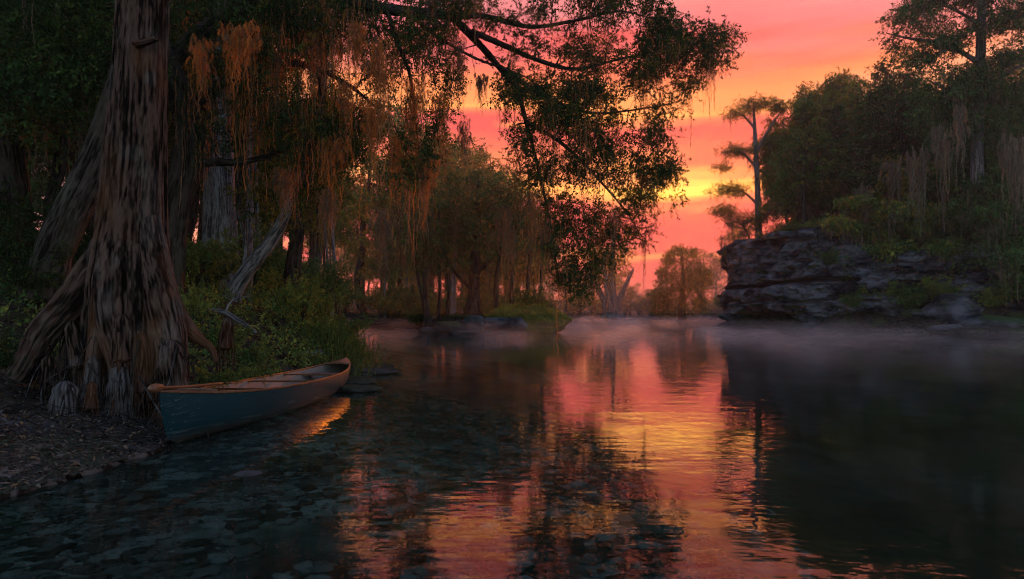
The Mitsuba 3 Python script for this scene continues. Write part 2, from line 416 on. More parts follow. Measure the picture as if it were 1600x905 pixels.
def far_mist(x, y, z):
    q = np.stack([x * 0.08, y * 0.06, z * 0.16], -1)
    return (0.35 + 0.65 * np.clip((meshkit.fbm(q * 2, 3, 71) - 0.3) * 2, 0, 1)) * np.exp(-z / 5.5)


mist('mist', 'wisps of morning mist lying on the water', (-16, 9, 0.012), (40, 107, 1.07), (84, 110, 8), low_mist, 0.040)
mist('mist_bank', 'glowing bank of mist hanging over the far shore', (-8, 108, 0.012), (66, 160, 16), (48, 32, 14), far_mist, 0.022)

# ------------------------------------------------------------------ the limestone cliff across the water
def cells(a, b, seed):
    """A random number per block of a wall of blocks, each course shifted."""
    j = np.floor(b)
    i = np.floor(a + 0.5 * (j % 2) + 0.37 * j)
    return (np.sin(i * 127.1 + j * 311.7 + seed * 74.7) * 43758.5453) % 1.0


def cliff():
    key = thing('limestone_cliff', 'grey limestone cliff with a dark horizontal crack rising from the misty water', 'cliff')
    n, m = 460, 170
    line = spline(CLIFF_LINE, n)
    t = unit(np.gradient(line, axis=0))
    out = np.stack([t[:, 1], -t[:, 0]], 1)
    s = np.concatenate([[0], np.cumsum(np.linalg.norm(np.diff(line, axis=0), axis=1))])
    main = np.clip((43 - s) / 2, 0, 1)                       # 1 on the tall left block, 0 on the broken right part
    hh = 5.0 + 1.8 * np.clip((42.4 - s) / 1.4, 0, 1) + 0.8 * (meshkit.fbm(np.stack([s * 0.5, 0 * s, 0 * s], -1), 3, 8) - 0.5)
    hh = hh - 1.6 * np.clip((s - 49) / 6, 0, 1)
    zz = np.linspace(0, 1, m)
    z = -0.6 + (hh[:, None] + 0.6) * np.minimum(zz / 0.86, 1)[None]
    back = np.clip((zz - 0.86) / 0.14, 0, 1)[None] * 5.0      # the top runs back onto the plateau
    S = np.repeat(s[:, None], m, 1)
    q = np.stack([S * 0.30, z * 0.5, 0 * z], -1)
    o = 1.3 * (meshkit.fbm(q, 4, 12) - 0.5) + 0.9 * (ridged(np.stack([S * 0.8, z * 1.0, 0 * z + 3], -1), 4, 21) - 0.6)
    strata = meshkit.fbm(np.stack([S * 0.15, z * 2.8 + 0.5 * meshkit.noise(np.stack([S * 0.4, 0 * S, 0 * S], -1), 4), 0 * z], -1), 3, 31) - 0.5
    o = o + (0.62 - 0.30 * main[:, None]) * strata + 0.22 * (meshkit.fbm(np.stack([S * 3.2, z * 3.6, 0 * z], -1), 3, 33) - 0.5)
    o = o + 0.30 * (ridged(np.stack([S * 2.3, z * 2.9, 0 * z + 8], -1), 4, 43) - 0.6) + 0.10 * (meshkit.fbm(np.stack([S * 9, z * 11, 0 * z], -1), 2, 47) - 0.5)
    o = o + 0.34 * (cells(S / 0.95 + 0.35 * meshkit.noise(np.stack([S * 0.9, z * 1.1, 0 * z], -1), 91), z / 0.62 + 0.3 * meshkit.noise(np.stack([S * 0.7, z * 0.9, 0 * z], -1), 92), 5) - 0.5)
    o = o + 0.95 * (cells(S / 2.6 + 0.3 * meshkit.noise(np.stack([S * 0.5, z * 0.8, 0 * z], -1), 93), z / 1.7 + 0.35 * meshkit.noise(np.stack([S * 0.3, z * 0.5, 0 * z], -1), 94), 6) - 0.5)
    crack = np.exp(-((z - 3.05 - 0.07 * np.sin(S * 0.7) - 0.02 * (S - 30)) / 0.12) ** 2) * main[:, None]
    o = o - 0.95 * crack - 0.35 * np.exp(-((z - 1.9 - 0.1 * np.sin(S * 1.1)) / 0.08) ** 2) - 0.3 * np.exp(-((S - 27.2 - 0.3 * np.sin(z * 1.3)) / 0.16) ** 2)
    under = np.clip((1.25 + 0.5 * np.sin(S * 0.6) - z) / 0.7, 0, 1)
    o = o - 1.3 * under * (0.35 + 0.65 * main[:, None]) + 1.5 * np.clip((0.45 - z) / 0.5, 0, 1)
    o = o - np.clip(z - 3, 0, 9) * 0.09 * main[:, None] - np.clip(z - 0.8, 0, 9) * 0.16 * (1 - main[:, None])
    xy = line[:, None] + out[:, None] * (o - back)[..., None]
    top = back / 5 * (0.5 * (meshkit.fbm(np.stack([xy[..., 0] * 0.6, xy[..., 1] * 0.6, 0 * z], -1), 3, 3) - 0.5) + 0.25)
    return put('rock_face', grid_mesh(np.concatenate([xy, (z + top)[..., None]], -1)), 'limestone', key, smooth=38)


cliff()
for i, (u, v_, y, r, lab) in enumerate([
        (1500, 488, 40.0, (2.3, 1.6, 1.5), 'large grey boulder under the shrubs right of the cliff'), (1440, 500, 41.5, (1.7, 1.4, 0.9), 'low slanting rock slab at the waterline below the cliff vines'),
        (1550, 512, 37.5, (2.0, 1.3, 0.8), 'flat dark boulder at the waterline near the right frame edge'), (1390, 486, 43.0, (1.3, 1.1, 1.0), 'pale blocky rock in the broken middle of the cliff'),
        (1470, 520, 38.5, (1.5, 0.9, 0.45), 'low wet rock lying in the water before the large boulder'), (1345, 512, 43.2, (1.0, 0.9, 0.55), 'dark rock at the foot of the cliff overhang')]):
    k = thing('boulder', lab, 'rock')
    a = P(u, v_, y)
    vv, ff = rock_mesh(r, 40 + i, 4, 0.32, 0.2)
    c, s_ = math.cos(0.5 + i), math.sin(0.5 + i)
    vv = vv @ np.array([[c, s_, 0.12], [-s_, c, 0.05], [0, 0, 1]]) + a
    put(k, (vv, ff), 'limestone', smooth=True)

# ------------------------------------------------------------------ the islet's rocks
for i, (u, v_, y, r, lab) in enumerate([
        (700, 512, 36.8, (0.75, 0.6, 0.40), 'grey rock at the left end of the islet'), (742, 508, 36.6, (0.62, 0.6, 0.62), 'pale upright rock in the middle of the islet front'),
        (788, 510, 36.3, (1.15, 0.7, 0.55), 'broad grey rock under the moss bank of the islet'), (722, 522, 36.1, (0.55, 0.4, 0.25), 'small dark wedge rock at the waterline of the islet'),
        (675, 518, 37.4, (0.6, 0.5, 0.28), 'dark rock where the slender islet trunks lean out'), (768, 519, 35.9, (1.3, 0.45, 0.16), 'flat pale ledge along the islet waterline')]):
    k = thing('islet_rock', lab, 'rock')
    vv, ff = rock_mesh(r, 80 + i, 4, 0.30, 0.15)
    put(k, (vv + P(u, v_, y), ff), 'limestone', smooth=True)
k = thing('moss_bank', 'mossy yellow green hump on the right half of the islet', 'moss bank')
vv, ff = rock_mesh((2.3, 1.6, 0.95), 7, 5, 0.24)
vv = vv + P(820, 505, 38.2)
put('hump', (vv, ff), 'moss_turf', k, smooth=True)
top = trimesh.Trimesh(vv, ff, process=False)
pt, fi_ = trimesh.sample.sample_surface(top, 5200, seed=3)
nr = top.face_normals[fi_]
ok = (nr[:, 2] > 0.1) & (pt[:, 2] > 0.1)
pt, nr = pt[ok], unit(nr[ok] + 0.8 * sphere_dirs(int(ok.sum())) + [0, 0, 0.4])
m_ = blades(pt - nr * 0.02, nr, unit(np.cross(nr, sphere_dirs(len(pt)))), rng.uniform(0.06, 0.22, len(pt)), 0.035, np.column_stack([rng.choice([0.25, 0.33, 0.42, 0.5], len(pt)), rng.uniform(0.4, 2.8, len(pt))]))
stuff(put('grass', m_, 'leaf_material', k))

# rock shelf by the far end of the canoe
for i, (u, v_, r, tilt, lab) in enumerate([
        (575, 580, (0.50, 0.42, 0.10), 0.1, 'flat pale rock shelf at the water beyond the canoe'), (548, 596, (0.36, 0.40, 0.10), 0.2, 'dark flat rock against the far end of the canoe'),
        (590, 572, (0.32, 0.30, 0.05), 0.0, 'thin outer tip of the rock shelf reaching into the river'), (560, 607, (0.30, 0.22, 0.06), 0.15, 'low wet stone just off the far end of the canoe')]):
    k = thing('flat_rock', lab, 'rock')
    vv, ff = rock_mesh(r, 120 + i, 4, 0.32, 0.35)
    put(k, (vv + G(u, v_, 0.04), ff), 'limestone', smooth=True)
k = thing('flat_stone', 'pale oval stone barely under the shallow water beside the canoe', 'stone')
vv, ff = rock_mesh((0.10, 0.085, 0.02), 200, 3, 0.12, 0.2)
put(k, (vv + G(388, 740, 0.0) - [0, 0, 0.004], ff), 'limestone', smooth=True)
# ------------------------------------------------------------------ plants: growing limbs, leaves and moss
def grow(nodes, targets, r_tip=0.006, wiggle=0.12, up=0.15, steps=5, reach=1.0):
    """Boughs from a skeleton to each target. nodes: list of (point, radius allowed). Returns [(path, r0, r1)], each bough starting at the nearest node."""
    pts = [np.asarray(a, float) for a, _ in nodes]
    rad = [float(b) for _, b in nodes]
    root = np.array(pts[0])
    targets = np.asarray(targets, float)
    order = np.argsort(np.min(np.linalg.norm(targets[:, None] - np.array(pts)[None], axis=2), axis=1))
    out = []
    arr, ra = np.array(pts), np.array(rad)
    for i in order:
        t = targets[i]
        d = np.linalg.norm(arr - t, axis=1) - 2.0 * np.minimum(ra, 0.1) + np.clip(arr[:, 2] - t[2], 0, 9) * 0.35
        j = int(np.argmin(d))
        a = arr[j]
        length = np.linalg.norm(t - a)
        if length < 1e-3:
            continue
        r0 = min(ra[j] * 0.8, r_tip + 0.016 * length + 0.010 * reach)
        s = np.linspace(0, 1, steps)[:, None]
        bend = rng.normal(size=3) * wiggle * length + np.array([0, 0, up * length])
        path = a + (t - a) * s + bend * (s * (1 - s)) * 1.6 + rng.normal(size=(steps, 3)) * (wiggle * 0.18 * length) * np.sin(np.pi * s)
        out.append((path, r0, max(r_tip * 0.5, r0 * 0.3)))
        arr = np.vstack([arr, path[1:]])
        ra = np.concatenate([ra, np.linspace(r0, r_tip, steps)[1:]])
    return out


def boughs_mesh(boughs, k=5):
    return join([tube(p, np.linspace(a, b, len(p)), k, close=False) for p, a, b in boughs])


def leaf_clusters(centres, radius, twigs, per_twig, length, width, hue, hue_spread=0.04, droop=0.15, flat=0.7, bright=(0.2, 0.8), hollow=0.25, scale=None):
    """Sprays of leaves round the centres: twigs radiate from each centre, leaves sit along them."""
    c = np.asarray(centres, float)
    n = len(c)
    rr = np.broadcast_to(np.asarray(radius, float), (n,))
    h = np.broadcast_to(np.asarray(hue, float), (n,))
    d = sphere_dirs(n * twigs)
    d[:, 2] = d[:, 2] * flat - droop
    d = unit(d)
    tl = np.repeat(rr, twigs) * rng.uniform(0.55, 1.15, n * twigs)
    root = np.repeat(c, twigs, axis=0) + rng.normal(size=(n * twigs, 3)) * np.repeat(rr, twigs)[:, None] * 0.22
    s = np.tile((np.arange(per_twig) + 0.6) / per_twig, n * twigs)[:, None]
    m = n * twigs * per_twig
    D, L = np.repeat(d, per_twig, axis=0), np.repeat(tl, per_twig)[:, None]
    s = hollow + (1 - hollow) * s
    base = np.repeat(root, per_twig, axis=0) + D * L * s - np.array([0, 0, 1.0]) * L * s**2 * droop
    out = unit(0.55 * D + 0.85 * sphere_dirs(m) + np.array([0, 0, -0.12]))
    nor = unit(np.array([0, 0, 0.9]) + 0.9 * sphere_dirs(m))
    nor = unit(nor - out * (nor * out).sum(1, keepdims=True))
    cl_b = np.repeat(rng.uniform(0, 1, n), twigs * per_twig)
    b = bright[0] + (bright[1] - bright[0]) * np.clip(0.55 * cl_b + 0.45 * rng.uniform(0, 1, m), 0, 1)
    hu = np.clip(np.repeat(h, twigs * per_twig) + hue_spread * rng.normal(size=m), 0, 0.999)
    size = rng.uniform(0.7, 1.25, m)
    if scale is not None:
        size = size * np.repeat(np.asarray(scale, float), twigs * per_twig)
    return blades(base, out, nor, length * size, width * size, np.stack([hu, b], 1))


def moss_strands(tops, lengths, width=0.010, hair=0.07, hue=0.83, seg=9, hairs=3, bright=(0.25, 0.8), spread=0.05):
    """Hanging strands of moss: a thin crooked ribbon each, with short drooping filaments."""
    tops, lengths = np.asarray(tops, float), np.asarray(lengths, float)
    n = len(tops)
    step = np.cumsum(rng.normal(size=(n, seg + 1, 2)), axis=1) * 0.018
    s = np.linspace(0, 1, seg + 1)
    p = np.empty((n, seg + 1, 3))
    p[..., :2] = tops[:, None, :2] + step * np.sqrt(lengths)[:, None, None]
    p[..., 2] = tops[:, None, 2] - lengths[:, None] * s[None]
    a, b = p[:, :-1].reshape(-1, 3), p[:, 1:].reshape(-1, 3)
    d = b - a
    m = len(a)
    uvb = np.repeat(rng.uniform(bright[0], bright[1], n), seg)
    hu = np.clip(np.repeat(hue + spread * 0.5 * rng.normal(size=n), seg), 0, 0.999)
    taper = np.tile(1.0 - 0.75 * s[:-1], n)
    L = np.linalg.norm(d, axis=1)
    side = sphere_dirs(m)
    side[:, 2] = 0
    one = blades(a - d * 0.25, unit(d), unit(side), L * 1.5, width * 2.0 * taper, np.stack([hu, uvb], 1))
    parts = [one]
    k = m * hairs
    base = np.repeat(a, hairs, axis=0) + np.repeat(d, hairs, axis=0) * rng.uniform(0, 1, (k, 1))
    dirs = sphere_dirs(k)
    dirs[:, 2] = -np.abs(dirs[:, 2]) * 0.8 - 0.8
    dirs = unit(dirs)
    nor = sphere_dirs(k)
    nor = unit(nor - dirs * (nor * dirs).sum(1, keepdims=True))
    parts.append(blades(base, dirs, nor, hair * rng.uniform(0.5, 1.4, k) * (0.4 + 0.6 * np.repeat(taper, hairs)), width * rng.uniform(0.5, 1.0, k),
                        np.stack([np.repeat(hu, hairs), np.clip(np.repeat(uvb, hairs) + rng.uniform(-.15, .15, k), 0, 1)], 1)))
    return join(parts)


def moss_clump(at, wide, tall, strands, depth=None, **kw):
    """A curtain of moss hanging below the point AT."""
    at = np.asarray(at, float)
    x = rng.normal(size=strands) * wide * 0.28
    y = rng.normal(size=strands) * (depth or wide * 0.5) * 0.28
    tops = at + np.stack([x, y, rng.uniform(-0.30, 0.08, strands) * tall], 1)
    lengths = tall * np.clip(rng.beta(1.3, 1.9, strands) * np.exp(-((x - 0.15 * wide * rng.normal()) / (wide * 0.36)) ** 2) * 1.35, 0.10, 1.0)
    return moss_strands(tops, lengths, **kw)


def fill_polygon(poly, n, near, far, bias=None, shift=None):
    """n points spread through the solid that a screen outline encloses between two distances: a crown's volume."""
    pg = sg.Polygon(poly)
    x0, y0, x1, y1 = pg.bounds
    out = []
    while len(out) < n:
        uv = np.column_stack([rng.uniform(x0, x1, 4 * n), rng.uniform(y0, y1, 4 * n)])
        keep = shapely.contains(pg, shapely.points(uv[:, 0], uv[:, 1]))
        if bias is not None:
            keep &= rng.uniform(0, 1, 4 * n) < bias(uv[:, 0], uv[:, 1])
        for u, v_ in uv[keep]:
            y = rng.uniform(near, far) + (0 if shift is None else shift(u))
            out.append(P(u, v_, y))
            if len(out) >= n:
                break
    return np.array(out)


def ball_points(centre, radii, n, shell=0.35):
    """n points in an ellipsoid, more of them towards its surface."""
    d = sphere_dirs(n)
    r = rng.uniform(shell, 1, n) ** 0.7
    return np.asarray(centre) + d * r[:, None] * np.asarray(radii)


def bark_bump(seed, deep=0.10, lobes=0.0, nl=7, flare=None):
    """Radius multiplier for a fluted fibrous trunk; flare(length) gives how strongly the lobes show."""
    def fn(ang, length, r):
        c, s = np.cos(ang), np.sin(ang)
        m = 1 + deep * 2 * (meshkit.fbm(np.stack([c * 4 + seed, s * 4, length * 0.7], -1), 4, seed) - 0.5)
        m = m + deep * 0.5 * (meshkit.noise(np.stack([c * 16 + seed, s * 16, length * 1.6], -1), seed + 3) - 0.5)
        if lobes:
            k = lobes * np.clip(length / 0.35, 0.1, 1) if flare is None else lobes * flare(length)
            m = m + k * (np.abs(np.cos(ang * nl / 2 + 0.9 * np.sin(2 * ang + seed) + 0.25 * length)) ** 0.7 - 0.55)
        return m
    return fn


def tree(key, trunk, radii, bark_name, crown, leaf, limbs=(), moss=0, moss_size=(0.5, 1.4), moss_kw=None, k=12, reach=1.0, up=0.15, bump=None, twig_k=4, moss_low=0.0):
    """trunk: way points; crown: target points; leaf: keywords of leaf_clusters (None: bare); limbs: [(way points, r0, r1)]. Parts: trunk, limb, branches, crown, moss."""
    n = max(8, len(trunk) * 6)
    path = spline(trunk, n)
    r = np.interp(np.linspace(0, 1, n), np.linspace(0, 1, len(radii)), radii)
    seed = int(rng.integers(1, 900))
    put('trunk', tube(path, r, k, bump or bark_bump(seed, 0.09)), bark_name, key, smooth=True)
    nodes = [(a, b) for a, b in zip(path[n // 4:], r[n // 4:])]
    for way, r0, r1 in limbs:
        lp = spline(way, max(8, 6 * len(way)))
        lr = np.linspace(r0, r1, len(lp)) * (1 + 0.12 * rng.normal(size=len(lp)) * 0.5)
        put('limb', tube(lp, lr, max(7, k - 3), bark_bump(seed + 5, 0.07)), bark_name, key, smooth=True)
        nodes += list(zip(lp[2:], lr[2:]))
    if crown is not None and len(crown):
        b = grow(nodes, crown, up=up, reach=reach, steps=5)
        stuff(put('branches', boughs_mesh(b, twig_k), bark_name, key, smooth=True))
        if leaf:
            stuff(put('crown', leaf_clusters(crown, **leaf), 'leaf_material', key))
        if moss:
            ends = np.vstack([p[1:] for p, _, _ in b])
            ends = ends[ends[:, 2] > path[0, 2] + moss_low]
            at = ends[rng.integers(0, len(ends), moss)]
            kw = dict(strands=7, width=0.012, hair=0.09, seg=7, hairs=2)
            kw.update(moss_kw or {})
            st = kw.pop('strands')
            stuff(put('hanging_moss', join([moss_clump(a, rng.uniform(0.15, 0.4) * moss_size[1], rng.uniform(*moss_size), st, **kw) for a in at]), 'moss_material', key))
    return key


def trunk_way(base, height, lean=(0.0, 0.0), wander=0.04, n=5):
    s = np.linspace(0, 1, n)
    w = np.cumsum(rng.normal(size=(n, 2)), axis=0) * wander * height / n
    p = np.array(base, float) + np.stack([lean[0] * height * s + w[:, 0], lean[1] * height * s + w[:, 1], height * s], 1)
    p[0] = base
    p[0, 2] -= 0.25
    return p
# ------------------------------------------------------------------ the great cypress on the near bank
CY = 7.35
ck = thing('bald_cypress', 'huge bald cypress with a flaring buttressed base on the bank beside the canoe', 'tree')
way = [P(196, 622, CY), P(198, 560, CY), P(201, 500, CY), P(203, 440, CY), P(206, 360, CY), P(212, 250, CY), P(218, 120, CY), P(222, 0, CY), P(226, -200, CY), P(230, -480, CY), P(232, -800, CY), P(233, -1050, CY)]
wide = np.array([66, 64, 62, 60, 49, 44, 39, 36, 33, 27, 18, 8]) / FOCAL * CY
n = 260
tp = spline(np.array(way), n)
tr = np.interp(np.linspace(0, 1, n), np.linspace(0, 1, len(wide)), wide)
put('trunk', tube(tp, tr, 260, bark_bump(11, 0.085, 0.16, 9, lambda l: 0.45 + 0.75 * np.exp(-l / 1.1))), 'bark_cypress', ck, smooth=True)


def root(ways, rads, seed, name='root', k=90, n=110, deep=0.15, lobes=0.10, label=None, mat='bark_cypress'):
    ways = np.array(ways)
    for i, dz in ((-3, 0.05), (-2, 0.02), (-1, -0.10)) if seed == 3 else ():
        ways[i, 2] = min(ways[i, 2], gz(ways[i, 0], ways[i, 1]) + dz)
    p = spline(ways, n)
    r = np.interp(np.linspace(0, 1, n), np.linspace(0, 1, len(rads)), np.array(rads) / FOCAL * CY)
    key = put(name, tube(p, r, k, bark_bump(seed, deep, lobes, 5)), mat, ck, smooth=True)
    if label:
        labels[key] = {'label': label}
    return key


def W(pts):
    return [P(*p) for p in pts]


# the long flank roots
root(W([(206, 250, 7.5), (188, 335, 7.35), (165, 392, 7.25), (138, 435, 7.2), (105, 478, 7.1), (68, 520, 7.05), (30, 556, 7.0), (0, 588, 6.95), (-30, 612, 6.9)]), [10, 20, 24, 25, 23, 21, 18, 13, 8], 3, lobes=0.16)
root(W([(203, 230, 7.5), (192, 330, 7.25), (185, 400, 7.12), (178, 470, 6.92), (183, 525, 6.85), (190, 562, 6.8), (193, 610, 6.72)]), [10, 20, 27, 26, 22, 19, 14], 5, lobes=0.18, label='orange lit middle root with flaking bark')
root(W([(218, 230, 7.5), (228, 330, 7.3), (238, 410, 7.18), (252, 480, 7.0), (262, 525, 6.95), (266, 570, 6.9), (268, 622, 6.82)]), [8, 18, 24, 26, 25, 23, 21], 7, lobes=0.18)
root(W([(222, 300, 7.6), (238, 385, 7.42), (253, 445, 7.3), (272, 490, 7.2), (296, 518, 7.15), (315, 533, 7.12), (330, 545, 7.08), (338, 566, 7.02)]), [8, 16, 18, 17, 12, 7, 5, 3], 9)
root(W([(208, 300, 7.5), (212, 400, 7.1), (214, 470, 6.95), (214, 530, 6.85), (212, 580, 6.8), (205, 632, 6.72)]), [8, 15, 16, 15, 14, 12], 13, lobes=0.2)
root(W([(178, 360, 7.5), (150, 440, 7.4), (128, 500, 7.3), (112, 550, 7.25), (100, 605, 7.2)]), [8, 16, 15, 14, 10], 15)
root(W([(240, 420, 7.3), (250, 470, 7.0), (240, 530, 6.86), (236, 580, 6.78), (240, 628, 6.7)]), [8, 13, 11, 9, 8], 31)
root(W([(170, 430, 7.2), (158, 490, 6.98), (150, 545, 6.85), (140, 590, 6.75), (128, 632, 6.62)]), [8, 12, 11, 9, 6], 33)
# grey toes and knots at the front: bundles of fused fibrous roots
def bundle(u0, v0, u1, v1, y0, y1, top, foot, count, thick, seed):
    """A knee: fibrous roots that fuse at the top and splay at the ground."""
    gen = np.random.default_rng(seed)
    a, e = P(u0, v0, y0), P(u1, v1, y1)
    out = [tube(spline([a + [0, 0, 0.02], a * 0.5 + e * 0.5, e], 24), np.interp(np.linspace(0, 1, 24), [0, 0.15, 0.6, 1], [0.4 * top, top, top * 0.85, top * 1.1]), 36, bark_bump(seed, 0.34, 0.10, 7))]
    for i in range(count):
        an = gen.uniform(0, 2 * np.pi)
        d = np.array([math.cos(an), math.sin(an), 0])
        s0 = a + d * top * gen.uniform(0.2, 0.7) - [0, 0, gen.uniform(0.0, 0.06)]
        m1 = a * 0.62 + e * 0.38 + d * top * gen.uniform(0.85, 1.1)
        m2 = a * 0.25 + e * 0.75 + d * (top * 0.9 + (foot - top) * gen.uniform(0.2, 0.5)) + gen.normal(size=3) * 0.012
        g = e + d * foot * gen.uniform(0.8, 1.5)
        g[2] = gz(g[0], g[1]) - 0.01
        out.append(tube(spline([s0, m1, m2, g], 22), thick * gen.uniform(0.5, 1.3) * np.linspace(1.1, 0.45, 22), 9, bark_bump(seed + i, 0.2)))
    return join(out)


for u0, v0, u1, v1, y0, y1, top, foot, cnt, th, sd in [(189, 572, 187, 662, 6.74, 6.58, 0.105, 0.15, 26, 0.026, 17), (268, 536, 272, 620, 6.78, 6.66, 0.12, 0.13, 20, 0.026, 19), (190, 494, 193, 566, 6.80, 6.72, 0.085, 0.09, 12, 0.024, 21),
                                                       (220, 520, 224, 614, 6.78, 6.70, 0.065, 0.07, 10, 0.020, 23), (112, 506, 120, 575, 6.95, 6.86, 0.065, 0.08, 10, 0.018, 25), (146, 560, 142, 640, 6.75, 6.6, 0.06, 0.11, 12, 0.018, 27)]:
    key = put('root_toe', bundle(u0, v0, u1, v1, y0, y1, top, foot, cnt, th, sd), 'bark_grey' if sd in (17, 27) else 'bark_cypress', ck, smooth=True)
    if sd == 17:
        labels[key] = {'label': 'grey fibrous toe of the root nearest the water'}
# fine roots over the bank
for i in range(46):
    u0, v0 = rng.uniform(60, 300), rng.uniform(520, 600)
    y0 = rng.uniform(6.5, 7.1)
    a = P(u0, v0, y0)
    b = a + np.array([rng.normal() * 0.25, -rng.uniform(0.0, 0.35), 0])
    b[2] = gz(b[0], b[1]) - 0.01
    c = b + np.array([rng.normal() * 0.25, -rng.uniform(0.05, 0.3), 0])
    c[2] = gz(c[0], c[1]) + 0.01
    mid = (a + b) / 2 + rng.normal(size=3) * 0.05
    put('rootlet', tube(spline([a, mid, b, c], 18), np.linspace(rng.uniform(0.005, 0.013), 0.003, 18), 6, bark_bump(i, 0.1)), 'bark_grey' if i % 4 == 0 else ('bark_cypress', 'bark_dark')[i % 2], ck, smooth=True)
# broken stub and the crown, mostly above the picture
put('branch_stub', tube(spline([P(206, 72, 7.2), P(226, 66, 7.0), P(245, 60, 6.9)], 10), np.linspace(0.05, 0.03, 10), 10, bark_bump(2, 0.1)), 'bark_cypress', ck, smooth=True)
targets = np.vstack([ball_points([-4.4, 7.6, 8.6], (3.2, 2.6, 2.4), 80), ball_points([-5.6, 8.6, 6.6], (2.2, 1.6, 1.1), 40)])
b = grow(list(zip(tp[170:], tr[170:])), targets)
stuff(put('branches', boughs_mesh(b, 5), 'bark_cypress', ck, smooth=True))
stuff(put('crown', leaf_clusters(targets, 0.42, 8, 12, 0.10, 0.022, 0.06, flat=0.4, droop=0.25), 'leaf_material', ck))

# cypress knees on the bank
for u, v0, v1, y, r, pale, lab in [(98, 668, 600, 6.25, 22, 1, 'pale frayed cypress knee with roots splayed on the bank'), (72, 600, 560, 6.8, 12, 0, 'short dark cypress knee behind the pale frayed one'),
                                   (352, 545, 500, 8.6, 11, 0, 'dark broken stump among the plants right of the great cypress'), (140, 640, 600, 6.35, 9, 0, 'small dark knee between the pale knee and the cypress toe')]:
    k = thing('cypress_knee', lab, 'tree stump')
    q = r / FOCAL * y
    put('stump', bundle(u + 4, v1, u, v0, y + 0.05, y, q * 0.8, q * 1.6, 26 if pale else 12, q * 0.17, int(u)), 'bark_grey' if pale else 'bark_cypress', k, smooth=True)

# ------------------------------------------------------------------ the live oak whose limbs hang over the river
oy = 12.0
ok_ = thing('live_oak', 'live oak behind the cypress with a long mossy limb arching over the river', 'tree')
OAK_EDGE = [(700, -40), (1040, -40), (1052, 35), (1100, 42), (1148, 45), (1135, 98), (1088, 122), (1078, 165), (1045, 190), (1086, 238), (1058, 262), (1066, 318), (1020, 352), (1000, 388), (962, 396), (922, 450), (885, 455), (852, 400), (820, 300), (790, 190), (748, 90)]


def oak_bias(u, v_):
    core = np.exp(-((u - 905) / 85) ** 2 - ((v_ - 180) / 170) ** 2)
    lobes = np.clip((meshkit.noise(np.stack([u / 45, v_ / 34, 0 * u], -1), 14) - 0.38) * 4, 0, 1)
    gap = np.exp(-((u - 740) / 60) ** 2 - ((v_ - 110) / 70) ** 2)
    lace = np.clip((meshkit.noise(np.stack([u / 19, v_ / 15, 0 * u], -1), 24) - 0.35) * 3, 0.08, 1)
    low = np.where((v_ > 320) & (u < 945), 0.35, 1.0)
    return np.clip((0.25 + 0.35 * core + 0.6 * lobes - 0.8 * gap) * lace * low, 0.02, 1)


def limb_y(u):
    """The great limb runs away from the trunk, out over the river."""
    return float(np.interp(u, [280, 600, 760, 1150], [12.2, 13.0, 15.0, 20.0]))


def PX(pts, y0, y1):
    s = np.linspace(0, 1, len(pts))
    return [P(a, b, limb_y(a) + (y0 - 11.6 if a > 420 else y0 - 12.2) * (1 - t)) for (a, b), t in zip(pts, s)]


limbs = [
    (PX([(285, 272), (308, 258), (335, 254), (380, 253), (430, 240), (485, 214)], 12.2, 11.6), 0.10, 0.03),
    (PX([(268, 98), (300, 64), (342, 34), (392, 10), (455, -4), (530, 2), (600, 14), (655, 20), (702, 26), (738, 58), (772, 96), (806, 140), (826, 205), (846, 285), (862, 360), (873, 440)], 12.2, 11.2), 0.17, 0.016),
    (PX([(695, 24), (760, 26), (830, 42), (900, 32), (968, 18), (1020, 30)], 11.6, 11.0), 0.07, 0.012),
    (PX([(738, 50), (790, 72), (840, 94), (900, 108), (970, 92), (1040, 78), (1118, 62)], 11.5, 10.6), 0.07, 0.012),
    (PX([(782, 105), (850, 150), (920, 176), (990, 172), (1060, 160)], 11.4, 10.9), 0.055, 0.012),
    (PX([(822, 190), (880, 226), (935, 280), (985, 340), (1000, 372)], 11.4, 10.8), 0.05, 0.010),
    (PX([(604, 16), (622, 68), (640, 116), (648, 180), (655, 240)], 11.7, 11.3), 0.05, 0.012),
    (PX([(640, 24), (690, 62), (745, 92), (795, 110), (832, 128), (860, 170)], 11.9, 11.7), 0.04, 0.012),
    (PX([(415, 4), (452, 40), (476, 80), (500, 130), (502, 190), (500, 262)], 11.9, 11.5), 0.05, 0.014),
    (PX([(288, 190), (330, 140), (400, 110), (470, 100), (540, 130), (590, 170)], 12.4, 12.8), 0.11, 0.02),
    (PX([(350, 30), (420, -60), (560, -130), (720, -150), (860, -110)], 12.3, 12.6), 0.12, 0.03),
]
crown = np.vstack([fill_polygon(OAK_EDGE, 1450, -1.6, 1.6, oak_bias, limb_y),
                   fill_polygon([(1000, 20), (1150, 40), (1135, 105), (1070, 130), (1010, 110)], 90, -0.8, 0.8, None, limb_y),
                   fill_polygon([(850, 300), (940, 320), (932, 452), (885, 462), (845, 380)], 120, -0.8, 0.8, None, limb_y),
                   fill_polygon([(400, -30), (720, -30), (730, 90), (690, 230), (640, 300), (520, 310), (440, 250), (390, 100)], 1000, -1.5, 1.5,
                                lambda u, v_: np.clip((meshkit.noise(np.stack([u / 60, v_ / 50, 0 * u], -1), 5) - 0.25) * 1.8, 0.03, 1), limb_y),
                   fill_polygon([(270, -30), (420, -30), (430, 120), (380, 240), (290, 240)], 220, 11.5, 13.6)])
